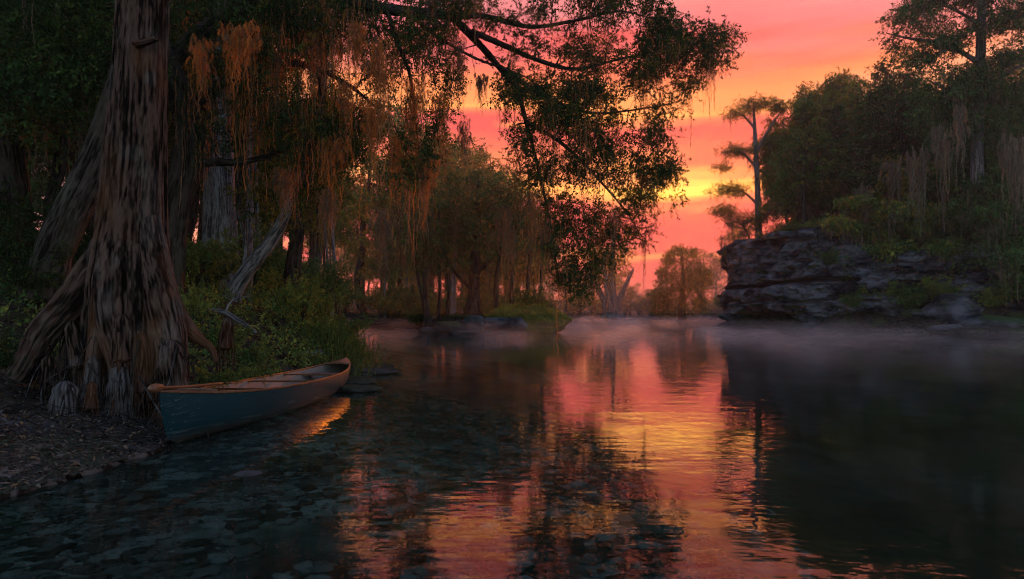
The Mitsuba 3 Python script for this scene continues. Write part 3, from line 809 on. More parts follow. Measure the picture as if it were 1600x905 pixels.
tree(ok_, [P(258, 492, 12.2), P(262, 440, 12.2), P(268, 370, 12.2), P(278, 310, 12.2), P(292, 262, 12.2), P(296, 205, 12.2), P(284, 150, 12.2), P(262, 100, 12.2), P(246, 20, 12.3), P(240, -120, 12.4), P(250, -300, 12.6)],
     [0.34, 0.28, 0.25, 0.25, 0.27, 0.24, 0.24, 0.24, 0.16, 0.12, 0.05], 'bark_dark', crown,
     dict(radius=0.25 * crown[:, 1] / 12, scale=crown[:, 1] / 12, twigs=6, per_twig=10, length=0.056, width=0.024, hue=rng.choice([0.02, 0.06, 0.12, 0.42, 0.55], len(crown), p=[.34, .30, .22, .09, .05]), flat=0.8, droop=0.2), limbs=limbs, moss=300, moss_size=(0.5, 1.9),
     moss_kw=dict(strands=13, width=0.006, hair=0.05, hue=0.92, spread=0.12, bright=(0.4, 1.2)), k=18)

# moss curtains that read singly; orange and rusty ones have backlight in their colour
for u, v_, y, wd, tl, st, hue, lab in [
        (378, 42, 9.6, 0.42, 0.86, 70, 0.97, 'wide glowing orange moss curtain hanging right of the cypress trunk'), (313, 62, 9.8, 0.26, 1.15, 26, 0.95, 'thin trailing orange moss left of the widest orange curtain'),
        (678, -8, 10.8, 0.24, 0.60, 40, 0.84, 'pale pinkish grey moss tuft at the top edge over the big limb'), (592, 70, 11.2, 0.42, 1.95, 60, 0.95, 'long rusty moss streamer in the middle of the oak crown'),
        (578, 160, 11.3, 0.30, 1.3, 40, 0.96, 'rusty moss hanging just below the long streamer'), (646, 130, 11.2, 0.36, 1.35, 52, 0.94, 'rusty brown moss hanging right of the long streamer'),
        (540, 130, 11.6, 0.30, 1.2, 34, 0.93, 'brownish moss veil left of the long rusty streamer'), (752, 118, 11.0, 0.20, 0.52, 26, 0.80, 'small dark moss tassels against the pink sky'),
        (718, 60, 11.0, 0.22, 1.2, 26, 0.86, 'thin dark moss strands hanging beside the pink gap'), (725, 190, 11.1, 0.18, 0.95, 24, 0.84, 'grey moss tassel above the islet tree'),
        (600, 330, 11.6, 0.36, 0.95, 36, 0.84, 'grey green moss fringe hanging in front of the far woods'), (512, 300, 11.6, 0.34, 0.9, 30, 0.83, 'dull grey moss behind the grey leaning trunk'),
        (486, 52, 11.8, 0.45, 1.1, 40, 0.90, 'dim brown moss curtain hanging from the thin bough left of the long streamer'), (520, 215, 11.6, 0.6, 1.0, 44, 0.95, 'ragged orange moss sheet in the lower left of the oak crown'),
        (620, 215, 11.2, 0.3, 1.0, 34, 0.98, 'bright rust moss below the middle of the oak crown'), (690, 150, 11.0, 0.25, 1.2, 30, 0.95, 'reddish moss strand pair left of the pink gap'),
        (560, 40, 11.3, 0.3, 1.0, 36, 0.96, 'copper moss tuft just left of the long rusty streamer'), (432, 84, 11.8, 0.3, 0.9, 26, 0.88, 'small brown moss tuft right of the widest orange curtain'),
        (668, 250, 11.2, 0.3, 1.1, 30, 0.92, 'brown moss hanging over the islet evergreen on its left'), (832, 300, 11.0, 0.2, 1.3, 26, 0.92, 'amber moss streamer on the inner side of the drooping limb'),
        (440, 265, 12.0, 0.5, 0.85, 44, 0.83, 'pale grey moss fringe under the low oak limb'), (850, 350, 11.2, 0.25, 1.1, 30, 0.88, 'amber moss on the drooping end of the oak limb'),
        (790, 330, 11.4, 0.3, 1.4, 34, 0.86, 'long moss streamers before the islet trees'), (960, 330, 11.0, 0.12, 0.9, 14, 0.85, 'single thin moss strand hanging free over the far shore')]:
    k = thing('spanish_moss', lab, 'hanging moss')
    q = limb_y(u) / 11.6 if u > 600 and y < 12 else 1.0
    put(k, moss_clump(P(u, v_, y * q), wd * q, tl * q, int(st * 2.2), width=0.0045 * q, hair=0.055, hue=hue, seg=16, hairs=4, spread=0.10, bright=(0.45, 1.1)), 'moss_material')
# ------------------------------------------------------------------ the woods: a few grown trees, each copy a thing of its own
def grown(height, spread, crown_low, clusters, leaf, hues, bark_name='bark_dark', r0=0.16, shape='broad', moss=0, moss_len=(0.4, 1.2), lean=0.0, k=9, hair=0.09, width=0.012, tiers=None, moss_hue=0.83):
    """The parts of a tree standing at the origin: {name: (ply dict, is stuff)}."""
    way = trunk_way((0, 0, 0), height * 0.92, (lean, lean * 0.4), 0.10, 7)
    n = 36
    path = spline(way, n)
    r = r0 * np.interp(np.linspace(0, 1, n), [0, 0.06, 0.3, 1], [1.55, 1.1, 0.9, 0.12])
    seed = int(rng.integers(1, 900))
    parts = {'trunk': (mikit.ply(tube(path, r, k, bark_bump(seed, 0.09))[:2], bark_name, smooth=True, uv=tube(path, r, k, None)[2]), False)}
    top = path[-1]
    if tiers is not None:
        pts = []
        for z, dx, dy, w, h in tiers:
            c = np.array([np.interp(z * height, path[:, 2], path[:, 0]) + dx, np.interp(z * height, path[:, 2], path[:, 1]) + dy, z * height])
            pts.append(ball_points(c, (w, w * 0.8, h), max(6, int(clusters / len(tiers)))))
        crown = np.vstack(pts)
    elif shape == 'broad':
        lobes = []
        for i in range(9):
            a = rng.uniform(0, 2 * np.pi)
            q = rng.uniform(0.1, 0.75) * spread
            z = rng.uniform(crown_low + 0.12, 0.93) * height
            lobes.append((np.array([math.cos(a) * q + lean * z, math.sin(a) * q, z]), spread * rng.uniform(0.35, 0.6)))
        crown = np.vstack([ball_points(c, (q, q, q * 0.62), clusters // 9) for c, q in lobes])
    else:  # a slender tree with tufts up its stem
        z = rng.uniform(crown_low, 1.0, clusters) * height
        w = spread * np.interp(z / height, [crown_low, crown_low + 0.25, 0.8, 1], [0.45, 1, 0.6, 0.15])
        a = rng.uniform(0, 2 * np.pi, clusters)
        q = w * np.sqrt(rng.uniform(0.02, 1, clusters))
        crown = np.stack([np.interp(z, path[:, 2], path[:, 0]) + q * np.cos(a), np.interp(z, path[:, 2], path[:, 1]) + q * np.sin(a), z], 1)
    low = max(2, int(n * max(0.1, crown_low - 0.1)))
    b = grow(list(zip(path[low:], r[low:])), crown, reach=spread * 0.5)
    m = boughs_mesh(b, 4)
    parts['branches'] = (mikit.ply(m[:2], bark_name, smooth=True, uv=m[2]), True)
    lk = dict(leaf)
    lk['hue'] = rng.choice(hues, len(crown))
    m = leaf_clusters(crown, **lk)
    parts['crown'] = (mikit.ply(m[:2], 'leaf_material', uv=m[2]), True)
    if moss:
        ends = np.vstack([p[1:] for p, _, _ in b])
        at = ends[rng.integers(0, len(ends), moss)]
        m = join([moss_clump(a, rng.uniform(0.3, 0.7) * moss_len[1] * 0.5, rng.uniform(*moss_len), 7, width=width, hair=hair, seg=7, hairs=2, hue=moss_hue) for a in at])
        parts['hanging_moss'] = (mikit.ply(m[:2], 'moss_material', uv=m[2]), True)
    return parts


def plant(parts, name, label, cat, at, turn, size, group=None):
    key = thing(name, label, cat, group)
    w = T().translate([float(q) for q in at]).rotate([0, 0, 1], float(turn)).scale([float(q) for q in np.broadcast_to(size, 3)])
    for part, (d, many) in parts.items():
        k = fresh(part, key)
        scene[k] = {**d, 'to_world': w}
        if many:
            stuff(k)
    return key


def shrub_parts(height, spread, stems, leaf, hues, bark_name='bark_dark'):
    boughs, pts = [], []
    for i in range(stems):
        a, q = rng.uniform(0, 2 * np.pi), spread * rng.uniform(0.15, 1.0)
        tip = np.array([math.cos(a) * q, math.sin(a) * q, height * rng.uniform(0.45, 1.0)])
        way = spline([np.array([tip[0] * 0.06, tip[1] * 0.06, -0.05]), tip * [0.35, 0.35, 0.6], tip], 8)
        boughs.append((way, 0.012 * height, 0.003))
        pts += [way[4], way[5], way[6], way[7]]
    crown = np.array(pts) + rng.normal(size=(len(pts), 3)) * 0.05 * spread
    m = boughs_mesh(boughs, 4)
    lk = dict(leaf)
    lk['hue'] = rng.choice(hues, len(crown))
    c = leaf_clusters(crown, **lk)
    return {'stems': (mikit.ply(m[:2], bark_name, smooth=True, uv=m[2]), True), 'foliage': (mikit.ply(c[:2], 'leaf_material', uv=c[2]), True)}


NEAR = dict(radius=0.42, twigs=7, per_twig=8, length=0.09, width=0.042, flat=0.7, droop=0.2, bright=(0.0, 1.35))
MID = dict(radius=0.62, twigs=6, per_twig=7, length=0.20, width=0.10, flat=0.6, droop=0.15, bright=(0.0, 2.3))
FAR = dict(radius=1.0, twigs=7, per_twig=7, length=0.28, width=0.13, flat=0.7, droop=0.2, bright=(0.3, 1.8))
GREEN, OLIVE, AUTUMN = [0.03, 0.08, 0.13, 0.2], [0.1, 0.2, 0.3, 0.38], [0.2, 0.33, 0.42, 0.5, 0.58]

near_trees = [grown(11, 3.0, 0.22, 330, NEAR, GREEN, moss=26, r0=0.17), grown(10, 2.7, 0.25, 330, NEAR, GREEN + [0.36], moss=34, r0=0.14, lean=0.12), grown(12, 2.6, 0.30, 330, NEAR, OLIVE, 'bark_dark', moss=20, r0=0.15)]
slender = [grown(13, 1.5, 0.35, 130, NEAR, OLIVE, 'bark_dark', r0=0.085, shape='slender', moss=10), grown(12, 1.2, 0.45, 110, NEAR, GREEN, 'bark_dark', r0=0.07, shape='slender', moss=8), grown(14, 1.6, 0.4, 130, NEAR, AUTUMN, 'bark_pale', r0=0.10, shape='slender', moss=8)]
mid_trees = [grown(15, 4.2, 0.22, 300, MID, GREEN, moss=20, moss_len=(0.8, 2.2), hair=0.2, width=0.03, r0=0.22), grown(16, 4.0, 0.25, 300, MID, OLIVE, moss=22, moss_len=(0.8, 2.4), hair=0.2, width=0.03, r0=0.2),
             grown(15, 4.4, 0.28, 300, MID, AUTUMN, 'bark_pale', moss=18, moss_len=(0.8, 2.0), hair=0.2, width=0.03, r0=0.2)]
mid_slender = [grown(15, 1.9, 0.4, 130, MID, OLIVE, r0=0.13, shape='slender', moss=16, moss_len=(0.8, 2.2), hair=0.2, width=0.03), grown(16, 1.7, 0.45, 120, MID, GREEN, 'bark_pale', r0=0.15, shape='slender', moss=18, moss_len=(0.8, 2.4), hair=0.2, width=0.03)]
far_trees = [grown(15, 5.2, 0.12, 210, FAR, OLIVE, r0=0.26), grown(13, 5.0, 0.15, 210, FAR, GREEN, r0=0.24), grown(17, 5.4, 0.15, 210, FAR, AUTUMN, r0=0.26)]
bushes = [shrub_parts(1.2, 0.8, 16, dict(radius=0.16, twigs=5, per_twig=8, length=0.06, width=0.022, flat=0.8, droop=0.1, bright=(0.4, 2.0)), [0.2, 0.3, 0.36]), shrub_parts(1.0, 0.9, 18, dict(radius=0.16, twigs=5, per_twig=8, length=0.075, width=0.028, flat=0.7, droop=0.2, bright=(0.4, 2.0)), [0.08, 0.17, 0.25]),
          shrub_parts(2.4, 1.9, 26, dict(radius=0.34, twigs=6, per_twig=8, length=0.10, width=0.045, flat=0.8, droop=0.1, bright=(0.4, 2.0)), [0.08, 0.16, 0.28])]
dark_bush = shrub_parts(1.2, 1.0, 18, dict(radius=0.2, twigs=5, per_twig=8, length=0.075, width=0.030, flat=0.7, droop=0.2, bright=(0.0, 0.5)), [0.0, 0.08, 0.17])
big_bushes = [shrub_parts(3.4, 2.8, 34, dict(radius=0.6, twigs=6, per_twig=8, length=0.18, width=0.085, flat=0.8, droop=0.1, bright=(0.0, 2.3)), [0.06, 0.14, 0.2]), shrub_parts(3.0, 2.6, 34, dict(radius=0.55, twigs=6, per_twig=8, length=0.18, width=0.08, flat=0.8, droop=0.15, bright=(0.0, 2.3)), [0.2, 0.3, 0.4])]


def on_ground(x, y):
    return np.array([x, y, gz(x, y) - 0.03])


# -- trees that read singly behind the canoe
def column(name, label, u, v0, y, r, top, bark_name, lean_px=0, **kw):
    a = P(u, v0, y)
    a[2] = gz(a[0], a[1]) - 0.1
    way = [a, P(u + 0.3 * lean_px, v0 - 0.33 * (v0 - top), y), P(u + 0.62 * lean_px, v0 - 0.66 * (v0 - top), y), P(u + lean_px, top, y), P(u + 1.25 * lean_px, top - 180, y)]
    k = thing(name, label, 'tree')
    t = way[-1]
    crown = np.vstack([ball_points(t, (2.2, 2.0, 1.6), 70), ball_points(way[3] + [0, 0, 0.5], (1.5, 1.4, 1.2), 40)])
    rr = r * np.array([1.6, 1.08, 0.95, 0.85, 0.4])
    tree(k, way, rr, bark_name, crown, dict(NEAR, hue=rng.choice(GREEN, len(crown))), moss=kw.pop('moss', 12), moss_size=(0.4, 1.1), k=22)
    return k


column('grey_tree', 'pale grey straight trunk in the wood above the ferns', 353, 445, 16.5, 0.235, 60, 'bark_pale', -8)
column('thin_grey_tree', 'thin pale grey trunk just right of the thick grey one', 388, 430, 17.5, 0.075, 40, 'bark_pale', 4)
column('second_grey_tree', 'dim grey trunk close behind the thick grey one on its left', 326, 440, 19, 0.16, 80, 'bark_pale', 6)
column('dark_trunk_tree', 'dark trunk leaning slightly right behind the sapling thicket', 448, 470, 18.5, 0.17, 200, 'bark_dark', 50)
k = thing('leaning_grey_tree', 'grey tree leaning far to the right behind the canoe', 'tree')
a = P(360, 478, 14.0)
a[2] = gz(a[0], a[1]) - 0.1
tree(k, [a, P(368, 452, 14.0), P(392, 415, 14), P(424, 376, 14), P(446, 335, 14), P(470, 270, 14.2), P(500, 190, 14.5)], [0.24, 0.17, 0.15, 0.13, 0.11, 0.09, 0.04], 'bark_pale',
     np.vstack([ball_points(P(500, 210, 14.5), (1.6, 1.2, 0.9), 90), ball_points(P(450, 300, 14.5), (1.2, 1.0, 0.7), 50)]), dict(NEAR, hue=rng.choice(OLIVE, 140)), moss=16, k=22,
     limbs=[([P(372, 448, 14.0), P(382, 420, 14.2), P(384, 380, 14.4), P(372, 330, 14.6)], 0.09, 0.03)])
k = thing('leaning_dark_tree', 'massive dark trunk leaning right behind the great cypress', 'tree')
a = P(78, 420, 9.6)
tree(k, [P(70, 470, 9.6), P(82, 400, 9.6), P(112, 330, 9.6), P(142, 268, 9.7), P(168, 196, 9.8), P(196, 90, 10), P(214, -80, 10.3)], [0.30, 0.25, 0.24, 0.22, 0.2, 0.16, 0.06], 'bark_dark',
     np.vstack([ball_points(P(210, -60, 10.3), (2.2, 1.4, 1.0), 80), ball_points(P(100, 60, 10.5), (1.8, 1.2, 1.0), 160), ball_points(P(60, 150, 10.5), (1.0, 1.0, 0.7), 60)]), dict(NEAR, hue=rng.choice(GREEN, 300)), moss=24, k=24)

# -- the wood behind: rows of leafy trees and slender trunks
LEFT_SHORE = np.array([(8, -3.4), (12, -3.0), (17, -3.8), (21.5, -5.0), (29, -6.8), (45, -10.6), (62, -14.5)])


def shore_x(y):
    return np.interp(y, LEFT_SHORE[:, 0], LEFT_SHORE[:, 1])


n_in_wood = 0
for y0, y1, count, x_span, kinds, lab, grp, sz in [
        (11.5, 16.0, 9, (6.0, 15.0), near_trees, 'dense dark leafy tree closing the view left of the great cypress', 'leafy trees left of the great cypress', (0.75, 0.95)),
        (16, 22, 11, (2.0, 16), near_trees, 'mossy leafy tree in the dim wood right behind the oak', 'leafy trees in the dim wood', (0.85, 1.1)),
        (23, 34, 12, (1.6, 18), near_trees, 'shadowy tree with hanging moss deeper in the wood', 'leafy trees deeper in the wood', (1.0, 1.45)),
        (36, 60, 11, (1.0, 26), mid_trees, 'tall far tree at the back of the left wood', 'tall trees at the back of the left wood', (0.9, 1.35))]:
    for i in range(count):
        y = rng.uniform(y0, y1)
        x = shore_x(y) - x_span[0] - (x_span[1] - x_span[0]) * ((i + rng.uniform(0.1, 0.9)) / count)
        plant(kinds[int(rng.integers(0, len(kinds)))], 'leafy_tree', lab, 'tree', on_ground(x, y), rng.uniform(0, 360), rng.uniform(*sz), grp)
for i in range(9):
    y = rng.uniform(15, 30)
    x = -y * rng.uniform(0.60, 0.86)
    plant(near_trees[i % 3], 'leafy_tree', 'dark leafy tree far back at the left frame edge', 'tree', on_ground(x, y), 90 * i, rng.uniform(0.9, 1.2), 'dark trees far back at the left frame edge')
for y0, y1, count, x_span, kinds, lab, grp, sz in [
        (12, 24, 16, (4.2, 16), slender, 'slender dark trunk in the wood left of the great cypress', 'slender trunks left of the great cypress', (0.7, 1.0)),
        (22, 42, 26, (0.8, 9), slender, 'slender trunk among the crowded stems between canoe and islet', 'crowded slender stems behind the canoe', (0.8, 1.2)),
        (42, 62, 16, (0.6, 9), mid_slender, 'far slender trunk before the glowing gap in the wood', 'far slender trunks in the left wood', (0.7, 1.0))]:
    for i in range(count):
        y = rng.uniform(y0, y1)
        x = shore_x(y) - x_span[0] - (x_span[1] - x_span[0]) * ((i + rng.uniform(0.1, 0.9)) / count)
        plant(kinds[int(rng.integers(0, len(kinds)))], 'slender_tree', lab, 'tree', on_ground(x, y), rng.uniform(0, 360), (sz[0] * rng.uniform(0.8, 1.2),) * 2 + (rng.uniform(*sz),), grp)
for i in range(34):
    y = rng.uniform(13, 34)
    x = shore_x(y) - rng.uniform(1.2, 13)
    if y < 19 and 300 < CENTRE_X + x / y * FOCAL < 500:        # keep the view of the grey trunks open
        x, y = x * 22 / y, 22.0 + 0.2 * i
    ph = 'behind the great cypress' if x / y < -0.52 else 'around the pale grey trunks' if x / y < -0.38 else 'right of the pale grey trunks'
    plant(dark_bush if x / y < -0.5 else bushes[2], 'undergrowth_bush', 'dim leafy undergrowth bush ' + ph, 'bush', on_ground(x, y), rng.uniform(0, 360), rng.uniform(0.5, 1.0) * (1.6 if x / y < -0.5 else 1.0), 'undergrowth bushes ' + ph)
for i in range(20):
    y = rng.uniform(34, 66)
    x = shore_x(min(y, 62)) - rng.uniform(0.6, 15)
    plant(big_bushes[int(rng.integers(0, 2))], 'shore_thicket', 'far leafy thicket along the water behind the canoe', 'bush', on_ground(x, y), rng.uniform(0, 360), rng.uniform(0.6, 1.1), 'thickets along the far left water')

# -- back shore behind the islet
for i, (x, y) in enumerate([(-16, 74), (-18, 84), (-7, 79), (-4, 90), (0.5, 96), (-12, 92), (3.2, 101), (-12, 70), (-9.5, 74), (-8, 82), (-5.5, 86), (-3, 88), (-0.5, 92), (2, 96), (4.5, 100), (-11, 84), (-6, 95), (-1, 102), (-14, 78), (-2.2, 90)]):
    plant(mid_trees[i % 3] if i % 4 else far_trees[2], 'back_shore_tree', 'olive tree with pink sky showing through ' + ('behind the left half of the islet' if x / y < -0.09 else 'behind the right half of the islet'), 'tree', on_ground(x, y), rng.uniform(0, 360), rng.uniform(1.2, 1.6) * (1.0 if x < -1 else 0.72), 'olive trees behind the islet ' + ('left' if x / y < -0.09 else 'right') + ' of its evergreen')
for i in range(22):
    y = rng.uniform(66, 100)
    x = np.interp(y, [66, 78, 84, 96, 102], [-10.8, -8.8, -3, 4.2, 6.5]) - rng.uniform(0.3, 6)
    plant(mid_slender[i % 2], 'back_shore_sapling', 'thin dark stem before the orange glow behind the islet', 'tree', on_ground(x, y), rng.uniform(0, 360), (0.9, 0.9, rng.uniform(0.55, 0.95)), 'thin stems behind the islet')
for i in range(26):
    y = rng.uniform(66, 104)
    x = np.interp(y, [66, 78, 84, 96, 104], [-10.8, -8.8, -3, 4.4, 7.5]) - rng.uniform(0.2, 4)
    plant(big_bushes[i % 2], 'back_shore_bush', 'low bush on the shore seen ' + ('left of the islet' if x / y < -0.13 else 'through the islet stems' if x / y < 0.02 else 'right of the islet'), 'bush', on_ground(x, y), rng.uniform(0, 360), rng.uniform(0.7, 1.3), 'low bushes on the shore behind the islet ' + ('left' if x / y < -0.13 else 'middle' if x / y < 0.02 else 'right'))

# -- the islet's own trees
k = thing('islet_tree', 'dense dark evergreen rising from the middle of the islet', 'tree')
cr = np.vstack([fill_polygon([(650, 330), (680, 285), (720, 262), (760, 255), (805, 268), (835, 310), (842, 360), (838, 410), (800, 432), (740, 425), (690, 432), (655, 415), (640, 370)], 330, 37.3, 41.5),
                fill_polygon([(690, 300), (800, 300), (810, 400), (690, 400)], 120, 37, 41)])
tree(k, [P(738, 500, 39.2), P(740, 460, 39.2), P(742, 410, 39.2), P(746, 350, 39.2), P(748, 275, 39.2)], [0.55, 0.34, 0.30, 0.22, 0.06], 'bark_dark', cr, dict(MID, radius=0.5, length=0.17, width=0.08, hue=rng.choice([0.0, 0.03, 0.08, 0.14], len(cr))), moss=26, moss_size=(0.8, 2.2),
     moss_kw=dict(width=0.025, hair=0.16), k=16, limbs=[([P(740, 455, 39.2), P(712, 425, 39), P(690, 380, 38.8), P(678, 330, 38.6)], 0.15, 0.04), ([P(742, 430, 39.2), P(772, 400, 39.4), P(800, 360, 39.6), P(812, 310, 39.6)], 0.15, 0.04)])
for i, (u0, v0, u1, v1, y, r, lab) in enumerate([
        (668, 515, 650, 390, 37.6, 0.10, 'leftmost slender islet trunk leaning over the water'), (672, 512, 667, 370, 37.9, 0.13, 'second slender trunk at the left end of the islet'),
        (684, 508, 686, 360, 38.3, 0.10, 'third slender trunk from the left end of the islet'), (697, 505, 704, 350, 38.6, 0.09, 'slender trunk just left of the thick islet trunk'),
        (775, 495, 782, 330, 38.8, 0.12, 'slender trunk just right of the thick islet trunk'), (800, 492, 796, 320, 39.4, 0.11, 'slender trunk behind the mossy hump on its left'),
        (822, 492, 828, 330, 39.0, 0.10, 'slender trunk rising from the top of the mossy hump'), (842, 498, 852, 360, 39.2, 0.08, 'rightmost thin trunk on the islet before the orange glow')]):
    k = thing('slender_islet_tree', lab, 'tree')
    tip = P(u1, v1, y)
    c = np.vstack([ball_points(tip + [0, 0, 0.4], (1.7, 1.4, 1.2), 34), ball_points(P(u1 * 0.8 + u0 * 0.2, v1 + 25, y), (1.3, 1.0, 0.6), 16)])
    tree(k, [P(u0, v0 + 6, y), P(u0 * 0.7 + u1 * 0.3 + rng.normal() * 3, v0 * 0.66 + v1 * 0.34, y), P(u0 * 0.35 + u1 * 0.65 + rng.normal() * 3, v0 * 0.3 + v1 * 0.7, y), tip, tip + [0, 0, 1.2]], [r * 1.5, r, r * 0.9, r * 0.7, 0.03], 'bark_dark', c,
         dict(MID, radius=0.5, length=0.13, width=0.06, hue=rng.choice(GREEN, len(c))), moss=14, moss_size=(0.8, 2.2), moss_kw=dict(width=0.025, hair=0.16), k=10)
for i, (u, v0, y, s, lab) in enumerate([(835, 505, 38.4, 0.55, 'leafy shrub drooping at the right end of the mossy hump'), (862, 512, 38.0, 0.35, 'low leafy tuft at the far right tip of the islet'), (655, 505, 40.5, 0.45, 'yellowish shrub at the back left of the islet')]):
    a = P(u, v0, y)
    plant(big_bushes[i % 2], 'islet_shrub', lab, 'shrub', [a[0], a[1], max(0.05, gz(a[0], a[1]) - 0.1)], 40 * i, s)

# -- far shore
k = thing('round_far_tree', 'rounded dark tree standing alone on the hazy far shore', 'tree')
a = P(1066, 499, 100)
c = np.vstack([fill_polygon([(1022, 470), (1030, 425), (1038, 398), (1060, 384), (1085, 392), (1108, 420), (1112, 450), (1098, 488), (1066, 492), (1030, 492)], 430, 96, 104), fill_polygon([(1016, 455), (1050, 448), (1050, 490), (1022, 488)], 70, 96, 100)])
tree(k, [a, P(1066, 470, 100), P(1067, 430, 100), P(1066, 395, 100)], [0.7, 0.45, 0.3, 0.08], 'bark_dark', c, dict(FAR, radius=0.85, hue=rng.choice([0.05, 0.1, 0.18, 0.25], len(c))), k=10)
k = thing('old_far_cypress', 'old bare cypress with a fanned buttress at the hazy far waterline', 'tree')
ways = []
tree(k, [P(958, 500, 113), P(957, 480, 113), P(955, 450, 113), P(957, 400, 113), P(958, 350, 113)], [2.2, 1.1, 0.7, 0.4, 0.1], 'bark_pale', ball_points(P(955, 390, 113), (4.5, 3, 5.5), 130), dict(FAR, hue=rng.choice([0.4, 0.5, 0.6], 130)), k=18,
     bump=bark_bump(5, 0.1, 0.3, 7), limbs=[([P(950, 497, 112.5), P(944, 470, 112.3), P(930, 445, 112), P(915, 428, 112)], 0.8, 0.15), ([P(962, 496, 112.5), P(968, 470, 112.5), P(980, 440, 112.6), P(990, 420, 113)], 0.8, 0.15), ([P(955, 490, 112), P(950, 460, 112), P(946, 430, 112), P(940, 395, 112)], 0.7, 0.15)])
for i, (u, y, s) in enumerate([(905, 112, 0.6), (925, 120, 0.72), (985, 124, 0.46), (1005, 126, 0.36), (1020, 128, 0.32), (1130, 128, 0.40), (1155, 128, 0.55), (945, 134, 0.7), (1040, 138, 0.36), (1120, 140, 0.40), (1175, 130, 0.7), (880, 116, 0.75), (1090, 142, 0.36), (970, 140, 0.52)]):
    x = (u - CENTRE_X) / FOCAL * y
    plant(far_trees[(0, 2, 1)[i % 3]], 'hazy_tree', 'hazy tree fading into the glow along the far shore', 'tree', on_ground(x, y), 50 * i, s, 'hazy trees along the far shore')
for i in range(18):
    y = rng.uniform(119, 128)
    u = rng.uniform(880, 1150)
    plant(big_bushes[i % 2], 'far_shore_bush', 'low hazy bush at the far waterline', 'bush', on_ground((u - CENTRE_X) / FOCAL * y, y), 33 * i, rng.uniform(0.6, 1.2), 'low hazy bushes at the far waterline')
for i in range(46):
    x = -105 + 205 * (i + rng.uniform(0, 1)) / 46
    y = rng.uniform(150, 190)
    if 7 < x < 40:
        y, q = y + 8, 0.42
    else:
        q = 1.0
    plant(far_trees[i % 3], 'distant_tree', 'distant tree of the low wood closing the horizon', 'tree', on_ground(x, y), 77 * i, q * rng.uniform(0.85, 1.2), 'distant trees closing the horizon')
# ------------------------------------------------------------------ the woods on the cliff
def top_z(x, y):
    return gz(x, y) - 0.1


def cliff_place(u):
    return 'over the pale cliff face' if u < 1300 else 'over the notch of the cliff' if u < 1400 else 'left of the huge cypress trunk' if u < 1520 else 'right of the huge cypress trunk'


k = thing('flat_topped_cypress', 'tall flat topped cypress with layered boughs against the orange sky', 'tree')
fy = 59.0
c = []
for u, v_, w, h, n in [(1182, 165, 46, 10, 40), (1152, 178, 24, 8, 14), (1218, 168, 22, 9, 18), (1150, 236, 38, 10, 30), (1215, 222, 32, 10, 24), (1128, 262, 16, 7, 10), (1140, 296, 36, 12, 34), (1210, 280, 34, 14, 30), (1132, 330, 26, 12, 26), (1165, 345, 40, 16, 44), (1205, 330, 30, 18, 30)]:
    c.append(ball_points(P(u, v_, fy), (w / FOCAL * fy, w * 0.8 / FOCAL * fy, h / FOCAL * fy), int(n * 2.6), 0.1))
c = np.vstack(c)
base = P(1186, 400, fy)
base[2] = top_z(base[0], base[1])
tree(k, [base, P(1185, 350, fy), P(1183, 280, fy), P(1180, 215, fy), P(1177, 160, fy)], [0.40, 0.27, 0.22, 0.17, 0.07], 'bark_pale', c, dict(MID, radius=0.55, length=0.14, width=0.06, hue=rng.choice(OLIVE, len(c)), flat=0.5, droop=0.05), moss=36, moss_size=(0.6, 1.8), moss_kw=dict(width=0.025, hair=0.16),
     k=14, limbs=[([P(1181, 240, fy), P(1200, 205, fy), P(1222, 172, fy)], 0.16, 0.04), ([P(1182, 262, fy), P(1160, 240, fy), P(1132, 236, fy)], 0.13, 0.03), ([P(1179, 200, fy), P(1160, 180, fy), P(1140, 172, fy)], 0.12, 0.03), ([P(1184, 320, fy), P(1160, 300, fy), P(1128, 300, fy)], 0.13, 0.03)])

k = thing('great_dark_cypress', 'huge dark feathery cypress filling the upper right corner', 'tree')
gy_ = 43.0
c = np.vstack([fill_polygon([(1375, 40), (1420, 0), (1440, -60), (1640, -60), (1650, 120), (1500, 150), (1440, 110), (1395, 90)], 1000, 40, 46, lambda u, v_: np.clip((meshkit.noise(np.stack([u / 45, v_ / 22, 0 * u], -1), 8) - 0.3) * 2.2, 0.04, 1)),
               fill_polygon([(1470, 130), (1650, 100), (1650, 240), (1500, 210)], 330, 40, 46), fill_polygon([(1420, 120), (1520, 150), (1500, 260), (1430, 230)], 190, 41, 46)])
base = P(1528, 400, gy_)
base[2] = top_z(base[0], base[1])
tree(k, [base, P(1530, 330, gy_), P(1526, 240, gy_), P(1530, 140, gy_), P(1534, 20, gy_), P(1536, -120, gy_)], [0.62, 0.42, 0.36, 0.32, 0.24, 0.08], 'bark_pale', c, dict(MID, radius=0.8, length=0.20, width=0.085, hue=rng.choice([0.0, 0.04, 0.1, 0.15], len(c)), flat=0.35, droop=0.15), moss=120, moss_size=(0.9, 3.2),
     moss_kw=dict(width=0.028, hair=0.2, bright=(0.5, 1.6)), k=18, limbs=[([P(1532, 100, gy_), P(1480, 70, gy_), P(1420, 60, gy_), P(1385, 52, gy_)], 0.16, 0.03), ([P(1530, 160, gy_), P(1480, 140, gy_), P(1440, 120, gy_)], 0.15, 0.03), ([P(1530, 150, gy_), P(1580, 110, gy_), P(1640, 90, gy_)], 0.15, 0.03), ([P(1534, 40, gy_), P(1480, 10, gy_), P(1430, 0, gy_)], 0.13, 0.03)])

